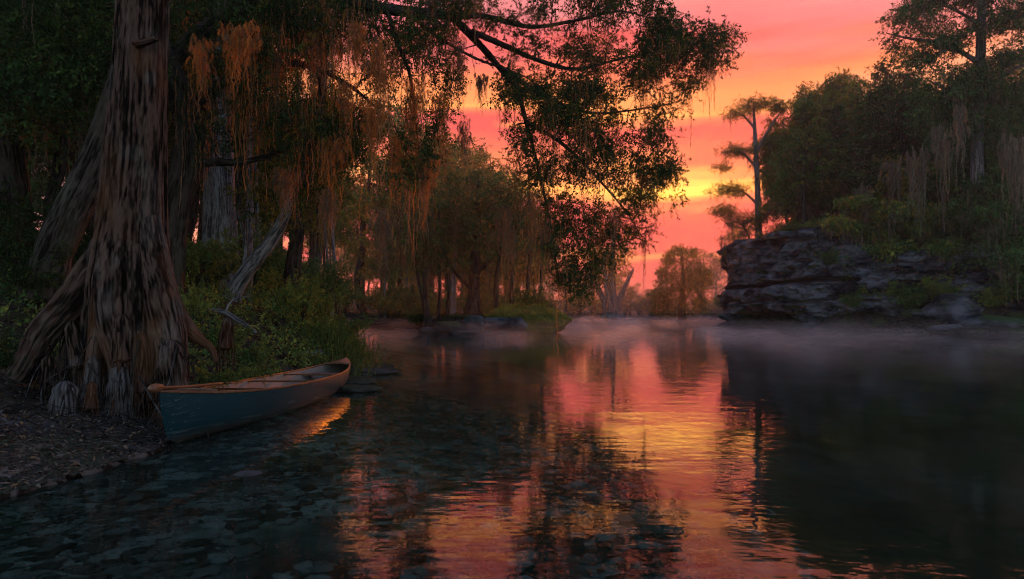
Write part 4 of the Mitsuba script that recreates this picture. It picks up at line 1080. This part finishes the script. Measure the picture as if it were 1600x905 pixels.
for i, (u, v_, w, h, y, bare, pal, lab) in enumerate([
        (1268, 235, 62, 70, 60, 'bark_dark', AUTUMN, 'ochre leafed tree next right of the flat topped cypress'), (1340, 180, 70, 66, 58, 'bark_dark', AUTUMN, 'tall autumn tree whose crown tops the middle of the right bank'),
        (1255, 320, 62, 44, 57, 'bark_pale', OLIVE, 'bushy olive tree at the cliff edge under the ochre tree'), (1400, 250, 66, 62, 55, 'bark_dark', OLIVE, 'olive tree left of the huge dark cypress'),
        (1330, 290, 60, 46, 56, 'bark_dark', AUTUMN, 'brownish tree over the middle of the cliff'), (1450, 200, 56, 60, 50, 'bark_dark', GREEN, 'dark green tree under the arm of the huge cypress'),
        (1395, 330, 56, 40, 51, 'bark_dark', [0.3, 0.5, 0.83], 'mossy grey brown thicket tree above the broken cliff'), (1575, 300, 60, 70, 44, 'bark_dark', GREEN, 'dark tree at the right edge beyond the cypress trunk'),
        (1222, 270, 40, 60, 61, 'bark_dark', AUTUMN, 'slim ochre tree right against the flat topped cypress'), (1300, 160, 56, 50, 62, 'bark_dark', AUTUMN, 'highest golden crown behind the ochre leafed tree'), (1415, 370, 50, 26, 47, 'bark_dark', OLIVE, 'low olive tree standing over the notch of the cliff'),
        (1480, 310, 52, 40, 47, 'bark_dark', [0.05, 0.13, 0.3], 'low dark tree left of the huge cypress trunk')]):
    k = thing('bank_tree', lab, 'tree')
    c = np.vstack([ball_points(P(u + rng.normal() * w * 0.45, v_ + rng.normal() * h * 0.4, y + rng.normal() * 1.5), (w * 0.5 / FOCAL * y, w * 0.45 / FOCAL * y, h * 0.38 / FOCAL * y), 46) for _ in range(10)])
    base = P(u + 8, 420, y)
    base[2] = top_z(base[0], base[1])
    top = P(u, v_ - h * 0.5, y)
    tree(k, [base, base * 0.66 + top * 0.34 + [rng.normal() * 0.3, 0, 0], base * 0.33 + top * 0.67 + [rng.normal() * 0.3, 0, 0], top], [0.30, 0.2, 0.16, 0.05], bare, c, dict(MID, radius=0.58, length=0.20, width=0.10, hue=rng.choice(pal, len(c))), moss=60, moss_size=(0.8, 2.8), moss_kw=dict(width=0.03, hair=0.2, bright=(0.8, 2.4)), k=10)
for i, (u, v_, w, h, y, lean, pal, lab) in enumerate([
        (1325, 335, 40, 30, 46.5, -8, AUTUMN, 'small golden tree leaning over the notch of the cliff'), (1372, 350, 42, 34, 45.0, -14, OLIVE, 'mossy tree hanging over the middle of the broken cliff'),
        (1425, 335, 46, 44, 44.0, -10, [0.2, 0.3, 0.5], 'mossy olive tree left of the bright yellow green shrub'), (1470, 395, 44, 30, 42.5, -16, OLIVE, 'low tree sprawling over the rocks below the bright shrub'),
        (1510, 350, 40, 40, 42.5, -6, GREEN, 'dark tree before the huge cypress trunk'), (1560, 360, 50, 44, 41.0, -10, GREEN, 'dark tree drooping moss right of the huge cypress trunk'),
        (1600, 420, 50, 44, 39.5, -16, GREEN, 'black green tree sagging to the water at the right frame edge'), (1410, 285, 48, 40, 48.0, 0, AUTUMN, 'golden brown tree above the mossy olive tree')]):
    k = thing('brink_tree', lab, 'tree')
    c = np.vstack([ball_points(P(u + rng.normal() * w * 0.5, v_ + rng.normal() * h * 0.5, y + rng.normal() * 1.2), (w * 0.4 / FOCAL * y, w * 0.4 / FOCAL * y, h * 0.28 / FOCAL * y), 26) for _ in range(9)])
    base = P(u + 14, 418, y + 1.5)
    top = P(u + lean, v_ - h * 0.5, y)
    base[2] = min(max(gz(base[0], base[1]) - 0.2, 2.0), top[2] - 2.0)
    tree(k, [base, base * 0.6 + top * 0.4 + [0.4, 0, 0.2], base * 0.25 + top * 0.75 + [rng.normal() * 0.2, 0, 0.2], top], [0.22, 0.16, 0.11, 0.04], ('bark_dark', 'bark_pale')[i % 2], c, dict(MID, radius=0.5, length=0.17, width=0.085, hue=rng.choice(pal, len(c)), droop=0.3), moss=60, moss_size=(0.8, 2.6),
         moss_kw=dict(width=0.028, hair=0.2, bright=(0.6, 2.0)), k=10, up=0.25)
n = 0
for i in range(36):
    u, y = rng.uniform(1225, 1610), rng.uniform(47, 70)
    x = (u - CENTRE_X) / FOCAL * y
    if gz(x, y) < 3:
        continue
    plant(mid_slender[i % 2], 'cliff_top_sapling', 'slender mossy stem in the cliff top wood ' + cliff_place(u), 'tree', on_ground(x, y), 40 * i, (1.2, 1.2, rng.uniform(0.55, 0.9)), 'slender stems on the cliff top ' + cliff_place(u))
for i in range(17):
    u, y = rng.uniform(1190, 1640), rng.uniform(66, 95)
    x = (u - CENTRE_X) / FOCAL * y
    q = np.interp(u, [1190, 1300, 1400, 1640], [0.55, 0.85, 1.0, 1.25])
    plant(mid_trees[(2, 1, 2)[i % 3]], 'cliff_wood_tree', 'leafy tree at the back of the wood ' + cliff_place(u), 'tree', on_ground(x, y), 61 * i, q * rng.uniform(0.8, 1.1), 'leafy trees at the back of the wood ' + cliff_place(u))
for i, (u, y) in enumerate([(1445, 56), (1490, 60), (1540, 57), (1590, 54), (1500, 52)]):
    x = (u - CENTRE_X) / FOCAL * y
    plant(mid_trees[i % 2], 'cliff_wood_tree', 'leafy tree at the back of the wood ' + cliff_place(u), 'tree', on_ground(x, y), 61 * i, 0.85, 'leafy trees at the back of the wood ' + cliff_place(u))
# growth on the edge of the cliff and on the broken rocks
for i, (u, v_, y, s, kind, lab) in enumerate([
        (1215, 372, 57.0, 0.55, 0, 'rounded green shrub on the left brink of the cliff'), (1265, 372, 55, 0.6, 0, 'leafy shrub on the brink over the pale cliff face'), (1310, 385, 50, 0.5, 1, 'dry looking shrub hanging over the cliff edge'),
        (1355, 400, 45.5, 0.75, 0, 'trailing green plant spilling over the notch in the cliff'), (1345, 440, 44.2, 0.6, 0, 'leafy vine patch clinging halfway down the broken cliff'), (1400, 420, 44.0, 0.75, 1, 'brownish shrub on the broken middle ledge'),
        (1430, 445, 43, 0.75, 0, 'dark green shrub among the broken rocks'), (1480, 355, 42, 0.62, 1, 'bright yellow green shrub catching light under the cypress'), (1500, 430, 41, 0.7, 0, 'dark bush above the large boulder'),
        (1560, 430, 39.5, 0.8, 0, 'dark bush by the right edge over the boulders'), (1545, 480, 38.8, 0.55, 1, 'vine covered bush with small yellowish leaves near the water'), (1595, 470, 38, 0.8, 0, 'black green thicket at the right frame edge'),
        (1590, 380, 40, 0.9, 0, 'tall dark thicket under the right edge tree'), (1440, 395, 45, 0.9, 0, 'shadowed shrub at the top of the broken rocks'), (1525, 395, 41.5, 0.7, 0, 'shrub around the foot of the huge cypress'),
        (1335, 478, 43.0, 0.42, 0, 'hanging green plant low on the corner of the pale cliff block'), (1378, 462, 42.4, 0.5, 1, 'trailing yellowish plant over the middle rocks'), (1422, 478, 41.2, 0.5, 0, 'dark creeper hanging above the slanting slab'),
        (1468, 462, 40.4, 0.55, 1, 'leafy creeper above the large grey boulder'), (1300, 410, 44.5, 0.4, 0, 'dark plant tuft in the upper right of the pale cliff face'),
        (1150, 485, 60, 0.40, 0, 'small dark round bush at the left foot of the cliff'), (1135, 470, 66, 0.5, 1, 'light leafy bush just behind the left foot of the cliff')]):
    plant(big_bushes[kind], 'cliff_shrub', lab, 'shrub', P(u, v_ + 14, y), 70 * i, s)
for i in range(44):
    u = rng.uniform(1165, 1640)
    dc = rng.uniform(1.2, 6.5)
    j = int(np.argmin(np.abs(spline(CLIFF_LINE, 400)[:, 0] / spline(CLIFF_LINE, 400)[:, 1] * FOCAL + CENTRE_X - u) + 1000 * (spline(CLIFF_LINE, 400)[:, 1] > 60)))
    e = spline(CLIFF_LINE, 400)[j]
    x, y = e[0] * (1 + dc / 50) + 1.2, e[1] * (1 + dc / 50)
    a = np.array([x, y, max(gz(x, y), np.interp(u, [1290, 1330, 1430, 1640], [6.4, 4.0, 2.8, 2.0])) - 0.2])
    plant(big_bushes[i % 2], 'brink_bush', 'leafy bush of the growth along the cliff top ' + ('over the pale face' if u < 1300 else 'over the notch' if u < 1400 else 'over the broken rocks' if u < 1500 else 'by the right frame edge'),
          'bush', a, 70 * i, rng.uniform(0.3, 0.5) if u < 1300 else rng.uniform(0.35, 0.6), 'bushes along the cliff top ' + ('over the pale face' if u < 1300 else 'over the notch' if u < 1400 else 'over the broken rocks' if u < 1500 else 'at the right'))
k = thing('cliff_edge_tree', 'thin drooping tree leaning out from the left brink of the cliff', 'tree')
cy = 56.6
c = np.vstack([ball_points(P(1148, 395, cy), (1.2, 0.9, 0.9), 22), ball_points(P(1160, 352, cy), (1.6, 1.1, 1.0), 30), ball_points(P(1136, 372, cy), (1.0, 0.8, 0.4), 12)])
tree(k, [P(1176, 392, cy + 1), P(1170, 370, cy + 0.6), P(1160, 352, cy + 0.3), P(1146, 345, cy)], [0.12, 0.10, 0.08, 0.03], 'bark_dark', c, dict(MID, radius=0.4, length=0.12, width=0.05, hue=rng.choice(GREEN, len(c)), droop=0.4), moss=16, moss_size=(1.0, 3.0), moss_kw=dict(width=0.025, hair=0.16), k=8)
# long moss curtains of the right bank
for u, v_, y, wd, tl, st, lab in [(1430, 235, 40.5, 1.6, 4.2, 60, 'broad grey moss curtain left of the huge cypress trunk'), (1395, 255, 44, 1.3, 3.6, 44, 'grey green moss curtain at the middle of the right wood'), (1470, 205, 39, 1.0, 5.0, 44, 'long grey moss streamer under the arm of the huge cypress'),
                                  (1588, 215, 37.5, 1.8, 4.6, 70, 'wide grey moss curtain at the right frame edge'), (1350, 290, 45, 1.2, 2.8, 36, 'short mossy fringe above the notch of the cliff'), (1500, 170, 38.5, 0.8, 4.0, 30, 'thin moss tail just left of the huge cypress trunk')]:
    k = thing('spanish_moss', lab, 'hanging moss')
    put(k, moss_clump(P(u, v_, y), wd, tl, st, width=0.03, hair=0.2, hue=0.83, seg=14, hairs=4, bright=(0.7, 1.9)), 'moss_material')
# ------------------------------------------------------------------ the canoe
BOW, STERN = np.array([-2.93, 5.66, 0.005]), np.array([-2.80, 11.55, -0.125])
AX = STERN - BOW
LEN = np.linalg.norm(AX)
ex = AX / LEN
ey = unit(np.cross([0, 0, 1.0], ex))       # to the left, seen from bow to stern... towards -x
ez = np.cross(ex, ey)


def hull_points(t, s, inset=0.0):
    """Points of the hull: t 0..1 along, s -1..1 from one gunwale under the keel to the other."""
    q = np.abs(2 * t - 1)
    beam = np.maximum(0.455 * (1 - q**2.3) ** 0.85 - inset, 0.0)
    sheer = 0.355 + 0.125 * q**3.2 - 0.0
    keel = 0.015 * q**2 + 0.10 * np.clip((q - 0.90) / 0.10, 0, 1) ** 2 + inset
    a = np.abs(s) * np.pi / 2
    full = 0.42 + 0.55 * q**3
    y = beam * np.cos(a) ** full * np.sign(s)
    y = np.where(np.abs(s) >= 1 - 1e-9, beam * np.sign(s) * 1.0, y)
    return y, sheer, keel, a, full


def hull_grid(inset, nt=90, ns=34):
    t = np.linspace(0, 1, nt)
    t = 0.5 - 0.5 * np.cos(np.pi * t) * (0.6 + 0.4 * np.abs(np.cos(np.pi * t)))
    v = np.linspace(0, 1, ns)
    rows = []
    for ti in t:
        q = abs(2 * ti - 1)
        beam = max(0.455 * (1 - q**2.3) ** 0.85 - inset, 0.002)
        sheer = 0.355 + 0.125 * q**3.2
        keel = 0.015 * q**2 + 0.06 * np.clip((q - 0.93) / 0.07, 0, 1) ** 2 + inset
        w = np.linspace(-1, 1, 2 * ns - 1)
        a = (1 - np.abs(w)) * np.pi / 2                    # 0 at the gunwales, pi/2 at the keel
        full = 0.40 + 0.75 * q**2.5
        y = beam * np.cos(a) ** full * np.sign(w)
        z = sheer - (sheer - keel) * np.sin(a) ** (1.0 + 0.25 * (1 - q))
        rake = 0.16 * ((sheer - z) / 0.45) ** 1.6 * np.clip((q - 0.75) / 0.25, 0, 1)
        x = ti * LEN + rake * (1 if ti < 0.5 else -1)
        rows.append(BOW + x[:, None] * ex + y[:, None] * ey + z[:, None] * ez)
    return np.array(rows), t


ca = thing('canoe', 'teal canoe with orange wood gunwales pulled up on the left bank', 'canoe')
outer, tt = hull_grid(0.0)
put('hull', grid_mesh(outer), 'hull_paint', ca, smooth=True)
inner, _ = hull_grid(0.014)
put('lining', grid_mesh(inner[2:-2]), 'hull_inside', ca, smooth=True)


def inside(x, y, z):
    return BOW + x * ex + y * ey + z * ez


def rail(path, w, h, key, mat, parent, up=None):
    """A rail of rounded rectangular section along a path."""
    p = np.asarray(path, float)
    t = unit(np.gradient(p, axis=0))
    side = unit(np.cross(t, ez))
    u = np.cross(side, t)
    prof = [(-1, -0.7), (-0.7, -1), (0.7, -1), (1, -0.7), (1, 0.7), (0.7, 1), (-0.7, 1), (-1, 0.7), (-1, -0.7)]
    v = np.stack([p + side * a * w / 2 + u * b * h / 2 for a, b in prof], 1)
    return put(key, grid_mesh(v), mat, parent, smooth=40)


for j in (0, -1):
    edge = outer[:, j] + ez * 0.010
    rail(edge, 0.021, 0.020, 'gunwale', 'gunwale_wood', ca)


def plank(x, half, z, depth, thick, key, mat, y0=None):
    m = trimesh.creation.box((depth, 2 * half, thick))
    m = m.subdivide()
    R = np.stack([ex, ey, ez], 1)
    return put(key, (np.array(m.vertices) @ R.T + inside(x, 0, z), np.array(m.faces)), mat, ca, smooth=False)


def half_at(x):
    q = abs(2 * x / LEN - 1)
    return 0.455 * (1 - q**2.3) ** 0.85


def sheer_at(x):
    return 0.355 + 0.125 * abs(2 * x / LEN - 1) ** 3.2


for x, key in ((1.75, 'thwart'), (2.9, 'thwart'), (4.05, 'thwart')):
    plank(x, half_at(x) - 0.006, sheer_at(x) - 0.012, 0.055, 0.02, key, 'gunwale_wood')
for x in (1.15, 4.75):
    for dx in (-0.13, 0.13):
        plank(x + dx, half_at(x + dx) - 0.02, sheer_at(x) - 0.075, 0.035, 0.022, 'seat_bar', 'gunwale_wood')
    plank(x, half_at(x) - 0.05, sheer_at(x) - 0.070, 0.225, 0.012, 'seat', 'seat_web')
for end in (0, 1):
    xs = np.linspace(0.03, 0.62, 14)
    rows = []
    for x in xs:
        xx = x if end == 0 else LEN - x
        h = max(half_at(xx) - 0.004, 0.003)
        ys = np.linspace(-h, h, 9)
        rows.append([inside(xx, y, sheer_at(xx) + 0.018 + 0.018 * (1 - (y / h) ** 2)) for y in ys])
    put('deck', grid_mesh(np.array(rows)), 'deck_wood', ca, smooth=True)
    e = rows[-1]
    rail(np.array(e), 0.02, 0.03, 'deck_coaming', 'gunwale_wood', ca)
for x in (2.3, 3.5):
    plank(x, 0.30, 0.045, 0.05, 0.012, 'floor_rib', 'gunwale_wood')

pk = thing('paddle', 'wooden paddle laid in the canoe, its rounded grip sticking out over the bow', 'paddle')
g0, g1 = inside(-0.13, -0.03, 0.525), inside(0.52, -0.02, 0.485)
blade0, blade1 = inside(1.35, 0.08, 0.445), inside(1.98, 0.14, 0.405)
shaft = spline([g0, g1, blade0], 24)
put('shaft', tube(shaft, 0.0145, 10), 'gunwale_wood', pk, smooth=True)
gp = spline([g0 - ex * 0.07, g0, g0 + ex * 0.12], 18)
put('grip', tube(gp, 0.030 * np.sqrt(np.clip(np.sin(np.pi * np.linspace(0.02, 0.93, 18)), 0.02, 1)) + 0.008, 14), 'gunwale_wood', pk, smooth=True)
s = np.linspace(0, 1, 20)
wd = 0.085 * np.sin(np.pi * np.clip(s * 0.9 + 0.1, 0, 1)) ** 0.5 * np.where(s > 0.9, np.sqrt(np.clip(1 - ((s - 0.9) / 0.1) ** 2, 0, 1)), 1)
cen = blade0 + (blade1 - blade0) * s[:, None]
ang = np.linspace(0, 2 * np.pi, 13)
put('blade', grid_mesh(np.array([c + np.outer(np.cos(ang) * max(w_, 0.004), ey) + np.outer(np.sin(ang) * 0.006, ez) for c, w_ in zip(cen, wd)])), 'gunwale_wood', pk, smooth=True)
# ------------------------------------------------------------------ small growth and litter of the near bank
for i, (u, v_, y, s, kind, lab) in enumerate([
        (308, 520, 10.6, (0.42, 0.42, 0.62), 0, 'bright yellow green sapling right of the great cypress'), (300, 452, 14.5, 1.5, 1, 'soft green fern like bush under the grey trunks'), (330, 448, 15.5, 1.3, 1, 'dim green bush at the foot of the thick grey trunk'),
        (278, 470, 13.5, 1.1, 1, 'dark bush tight against the right flank of the cypress'), (440, 530, 13.0, 0.85, 0, 'leafy yellow green shrub left of the reeds'), (475, 535, 13.6, 1.05, 0, 'tallest yellow green shrub behind the canoe'),
        (505, 540, 14.6, 0.9, 0, 'yellow green shrub just behind the reeds'), (425, 500, 15.5, 1.1, 0, 'green shrub between the leaning grey tree and the shrub thicket'), (465, 490, 17.5, 1.3, 1, 'green bush behind the shrub thicket'),
        (540, 515, 19.5, 1.1, 1, 'low bush on the bank where the river bends away'), (345, 580, 8.3, 0.55, 1, 'dense low plants between the cypress and the canoe'), (385, 585, 9.0, 0.55, 1, 'leafy ground plants beside the middle of the canoe'),
        (320, 600, 7.4, 0.45, 1, 'small plants at the cypress foot next to the canoe bow'), (395, 555, 10.0, 0.6, 1, 'leafy plants under the fallen log'), (360, 540, 10.3, 0.7, 1, 'leafy clump around the dark stump'),
        (40, 470, 9.4, 1.0, 1, 'dark leafy bush at the left frame edge'), (20, 400, 10.5, 1.4, 1, 'tall dim bush at the left frame edge'), (110, 450, 10.8, 1.0, 0, 'yellowish bush showing between the left roots'), (18, 600, 7.0, 0.5, 1, 'small plants by the left frame edge below the long root')]):
    a = P(u, v_, y)
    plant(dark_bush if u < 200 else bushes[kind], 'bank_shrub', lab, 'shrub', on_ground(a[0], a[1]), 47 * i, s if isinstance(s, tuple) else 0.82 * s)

k = thing('reed_clump', 'upright green reeds by the far end of the canoe', 'reeds')
n = 620
c = P(535, 570, 13.2)
bx = c[0] + rng.normal(size=n) * 0.42 - 0.05
by = c[1] + rng.normal(size=n) * 0.75
bz = np.maximum(ground_z(bx, by), -0.02)
tilt = rng.normal(size=(n, 2)) * 0.28
d = unit(np.column_stack([tilt, np.ones(n)]))
nor = unit(np.cross(d, sphere_dirs(n)))
h = rng.uniform(0.25, 0.62, n) * np.exp(-((bx - c[0]) / 0.9) ** 2)
uvr = np.column_stack([rng.uniform(0.12, 0.3, n), rng.uniform(0.3, 1, n)])
base = np.column_stack([bx, by, bz])
mid_ = base + d * h[:, None] * 0.55
d2 = unit(d + np.column_stack([rng.normal(size=(n, 2)) * 0.5, -0.25 * np.ones(n)]))
stuff(put('blades', join([blades(base, d, nor, h * 0.75, 0.022, uvr), blades(mid_, d2, nor, h * 0.6, 0.018, uvr)]), 'leaf_material', k))

for i, (p0, p1, r0, r1, mat, lab) in enumerate([
        (P(405, 556, 11.6), P(502, 552, 12.2), 0.075, 0.072, 'bark_pale', 'short sawn grey log lying beyond the canoe'), (P(430, 566, 12.0), P(515, 567, 12.3), 0.04, 0.03, 'bark_dark', 'thin dark log under the sawn grey one'),
        (P(325, 486, 11.5), P(400, 520, 11.0), 0.05, 0.03, 'bark_pale', 'bare grey fallen branch arching below the leaning grey tree'), (P(540, 505, 52), P(668, 507, 50), 0.45, 0.3, 'bark_dark', 'long dark log at the far left waterline')]):
    k = thing('fallen_log', lab, 'log')
    way = [p0, p0 * 0.65 + p1 * 0.35 + [0, 0, 0.02 if i != 2 else 0.10], p0 * 0.3 + p1 * 0.7 + [0, 0, 0.0 if i != 2 else 0.06], p1]
    put('trunk', tube(spline(way, 24), np.linspace(r0, r1, 24), 20, bark_bump(60 + i, 0.12)), mat, k, smooth=True)
    if i == 2:
        put('limb', tube(spline([way[1], way[1] + [0.1, 0.1, 0.2], way[1] + [0.35, 0.2, 0.28]], 12), np.linspace(0.025, 0.008, 12), 8), mat, k, smooth=True)

# fallen leaves, stones and little plants of the bank: nobody could count them
labels['leaf_litter'] = {'kind': 'stuff', 'label': 'dry leaves and bark scraps strewn over the near bank'}
n = 26000
x = rng.uniform(-7.5, -2.7, n)
y = 3.0 + 9.5 * rng.uniform(0, 1, n) ** 1.4
z = ground_z(x, y)
keep = z > 0.02
x, y, z = x[keep], y[keep], z[keep]
n = len(x)
d = sphere_dirs(n)
d[:, 2] *= 0.35
d = unit(d)
nor = unit(np.array([0, 0, 1.0]) + 0.5 * sphere_dirs(n))
nor = unit(nor - d * (nor * d).sum(1, keepdims=True))
scene['leaf_litter'] = mikit.ply(blades(np.column_stack([x, y, z + 0.008]), d, nor, rng.uniform(0.02, 0.07, n), rng.uniform(0.012, 0.032, n), np.zeros((n, 2)))[:2], 'leaf_material', uv=np.repeat(np.column_stack([rng.choice([0.76, 0.8, 0.83, 0.83, 0.8], n), rng.uniform(-0.2, 1.1, n)]), 4, axis=0))
labels['pebbles'] = {'kind': 'stuff', 'label': 'grey pebbles along the near water edge'}
n = 6000
x = -3.2 + rng.normal(size=n) * 0.55 - 0.1
y = rng.uniform(3.2, 7.5, n)
ico = trimesh.creation.icosphere(subdivisions=1)
vi, fi = np.array(ico.vertices), np.array(ico.faces)
z = ground_z(x, y)
r = 0.012 + 0.02 * rng.uniform(0, 1, n) ** 3
sq = rng.uniform(0.6, 1.3, (n, 3)) * [1, 1, 0.6]
vv = (vi[None] * sq[:, None] * (1 + 0.25 * rng.normal(size=(n, len(vi), 1)) * 0.5)) * r[:, None, None] + np.column_stack([x, y, z])[:, None]
ff = fi[None] + (np.arange(n) * len(vi))[:, None, None]
scene['pebbles'] = mikit.ply((vv.reshape(-1, 3), ff.reshape(-1, 3)), 'limestone', smooth=True)
labels['ground_plants'] = {'kind': 'stuff', 'label': 'small leafy ground cover over the bank and under the wood'}
n = 2600
y = rng.uniform(7.5, 34, n)
x = np.interp(y, LEFT_SHORE[:, 0], LEFT_SHORE[:, 1]) - 0.25 - rng.uniform(0, 1, n) ** 1.3 * 12
z = ground_z(x, y)
keep = z > 0.06
c = np.column_stack([x, y, z + 0.05])[keep]
stuff_mesh = leaf_clusters(c, 0.20, 6, 6, 0.075, 0.03, rng.choice([0.1, 0.17, 0.25, 0.33], len(c)), flat=0.7, droop=-0.25, bright=(0.5, 2.4))
scene['ground_plants'] = mikit.ply(stuff_mesh[:2], 'leaf_material', uv=stuff_mesh[2])
labels['dead_twigs'] = {'kind': 'stuff', 'label': 'bare twigs and thin roots tangled on the near bank'}
tw = []
for i in range(240):
    x0, y0 = rng.uniform(-6.5, -3.3), rng.uniform(5.4, 9.5)
    an, L = rng.uniform(0, 2 * np.pi), rng.uniform(0.2, 0.8)
    q = [np.array([x0 + math.cos(an) * L * t, y0 + math.sin(an) * L * t, 0]) for t in (0, 0.5, 1)]
    for j, a in enumerate(q):
        a[2] = gz(a[0], a[1]) + (0.01, rng.uniform(0.02, 0.14), rng.uniform(0.0, 0.2))[j]
    tw.append(tube(spline(q, 8), np.linspace(0.005, 0.0018, 8), 5, close=False))
m = join(tw)
scene['dead_twigs'] = mikit.ply(m[:2], 'bark_dark', smooth=True, uv=m[2])

labels['river_stones'] = {'kind': 'stuff', 'label': 'flat stones on the shallow river bed under the clear water'}
n = 16000
y = 2.4 + 9.0 * rng.uniform(0, 1, n) ** 1.3
x = rng.uniform(-3.6, 1.8, n)
z = ground_z(x, y)
keep = (z < -0.03) & (z > -1.1) & (meshkit.fbm(np.stack([x * 0.9, y * 0.9, 0 * x], -1), 3, 17) > 0.30)
x, y, z = x[keep], y[keep], z[keep]
n = len(x)
r = 0.018 + 0.085 * rng.uniform(0, 1, n) ** 5
sq = np.column_stack([rng.uniform(0.7, 1.4, n), rng.uniform(0.6, 1.1, n), rng.uniform(0.2, 0.45, n)])
lump = 1 + 0.18 * rng.normal(size=(n, len(vi), 1))
an = rng.uniform(0, 2 * np.pi, n)
q = vi[None] * sq[:, None] * lump * r[:, None, None]
q = np.stack([q[..., 0] * np.cos(an)[:, None] - q[..., 1] * np.sin(an)[:, None], q[..., 0] * np.sin(an)[:, None] + q[..., 1] * np.cos(an)[:, None], q[..., 2]], -1) + np.column_stack([x, y, np.minimum(z, -0.03 - r * 0.4)])[:, None]
scene['river_stones'] = mikit.ply((q.reshape(-1, 3), (fi[None] + (np.arange(n) * len(vi))[:, None, None]).reshape(-1, 3)), 'bed_stone', smooth=True, uv=np.repeat(np.column_stack([rng.uniform(0, 1, n)] * 2), len(vi), axis=0))
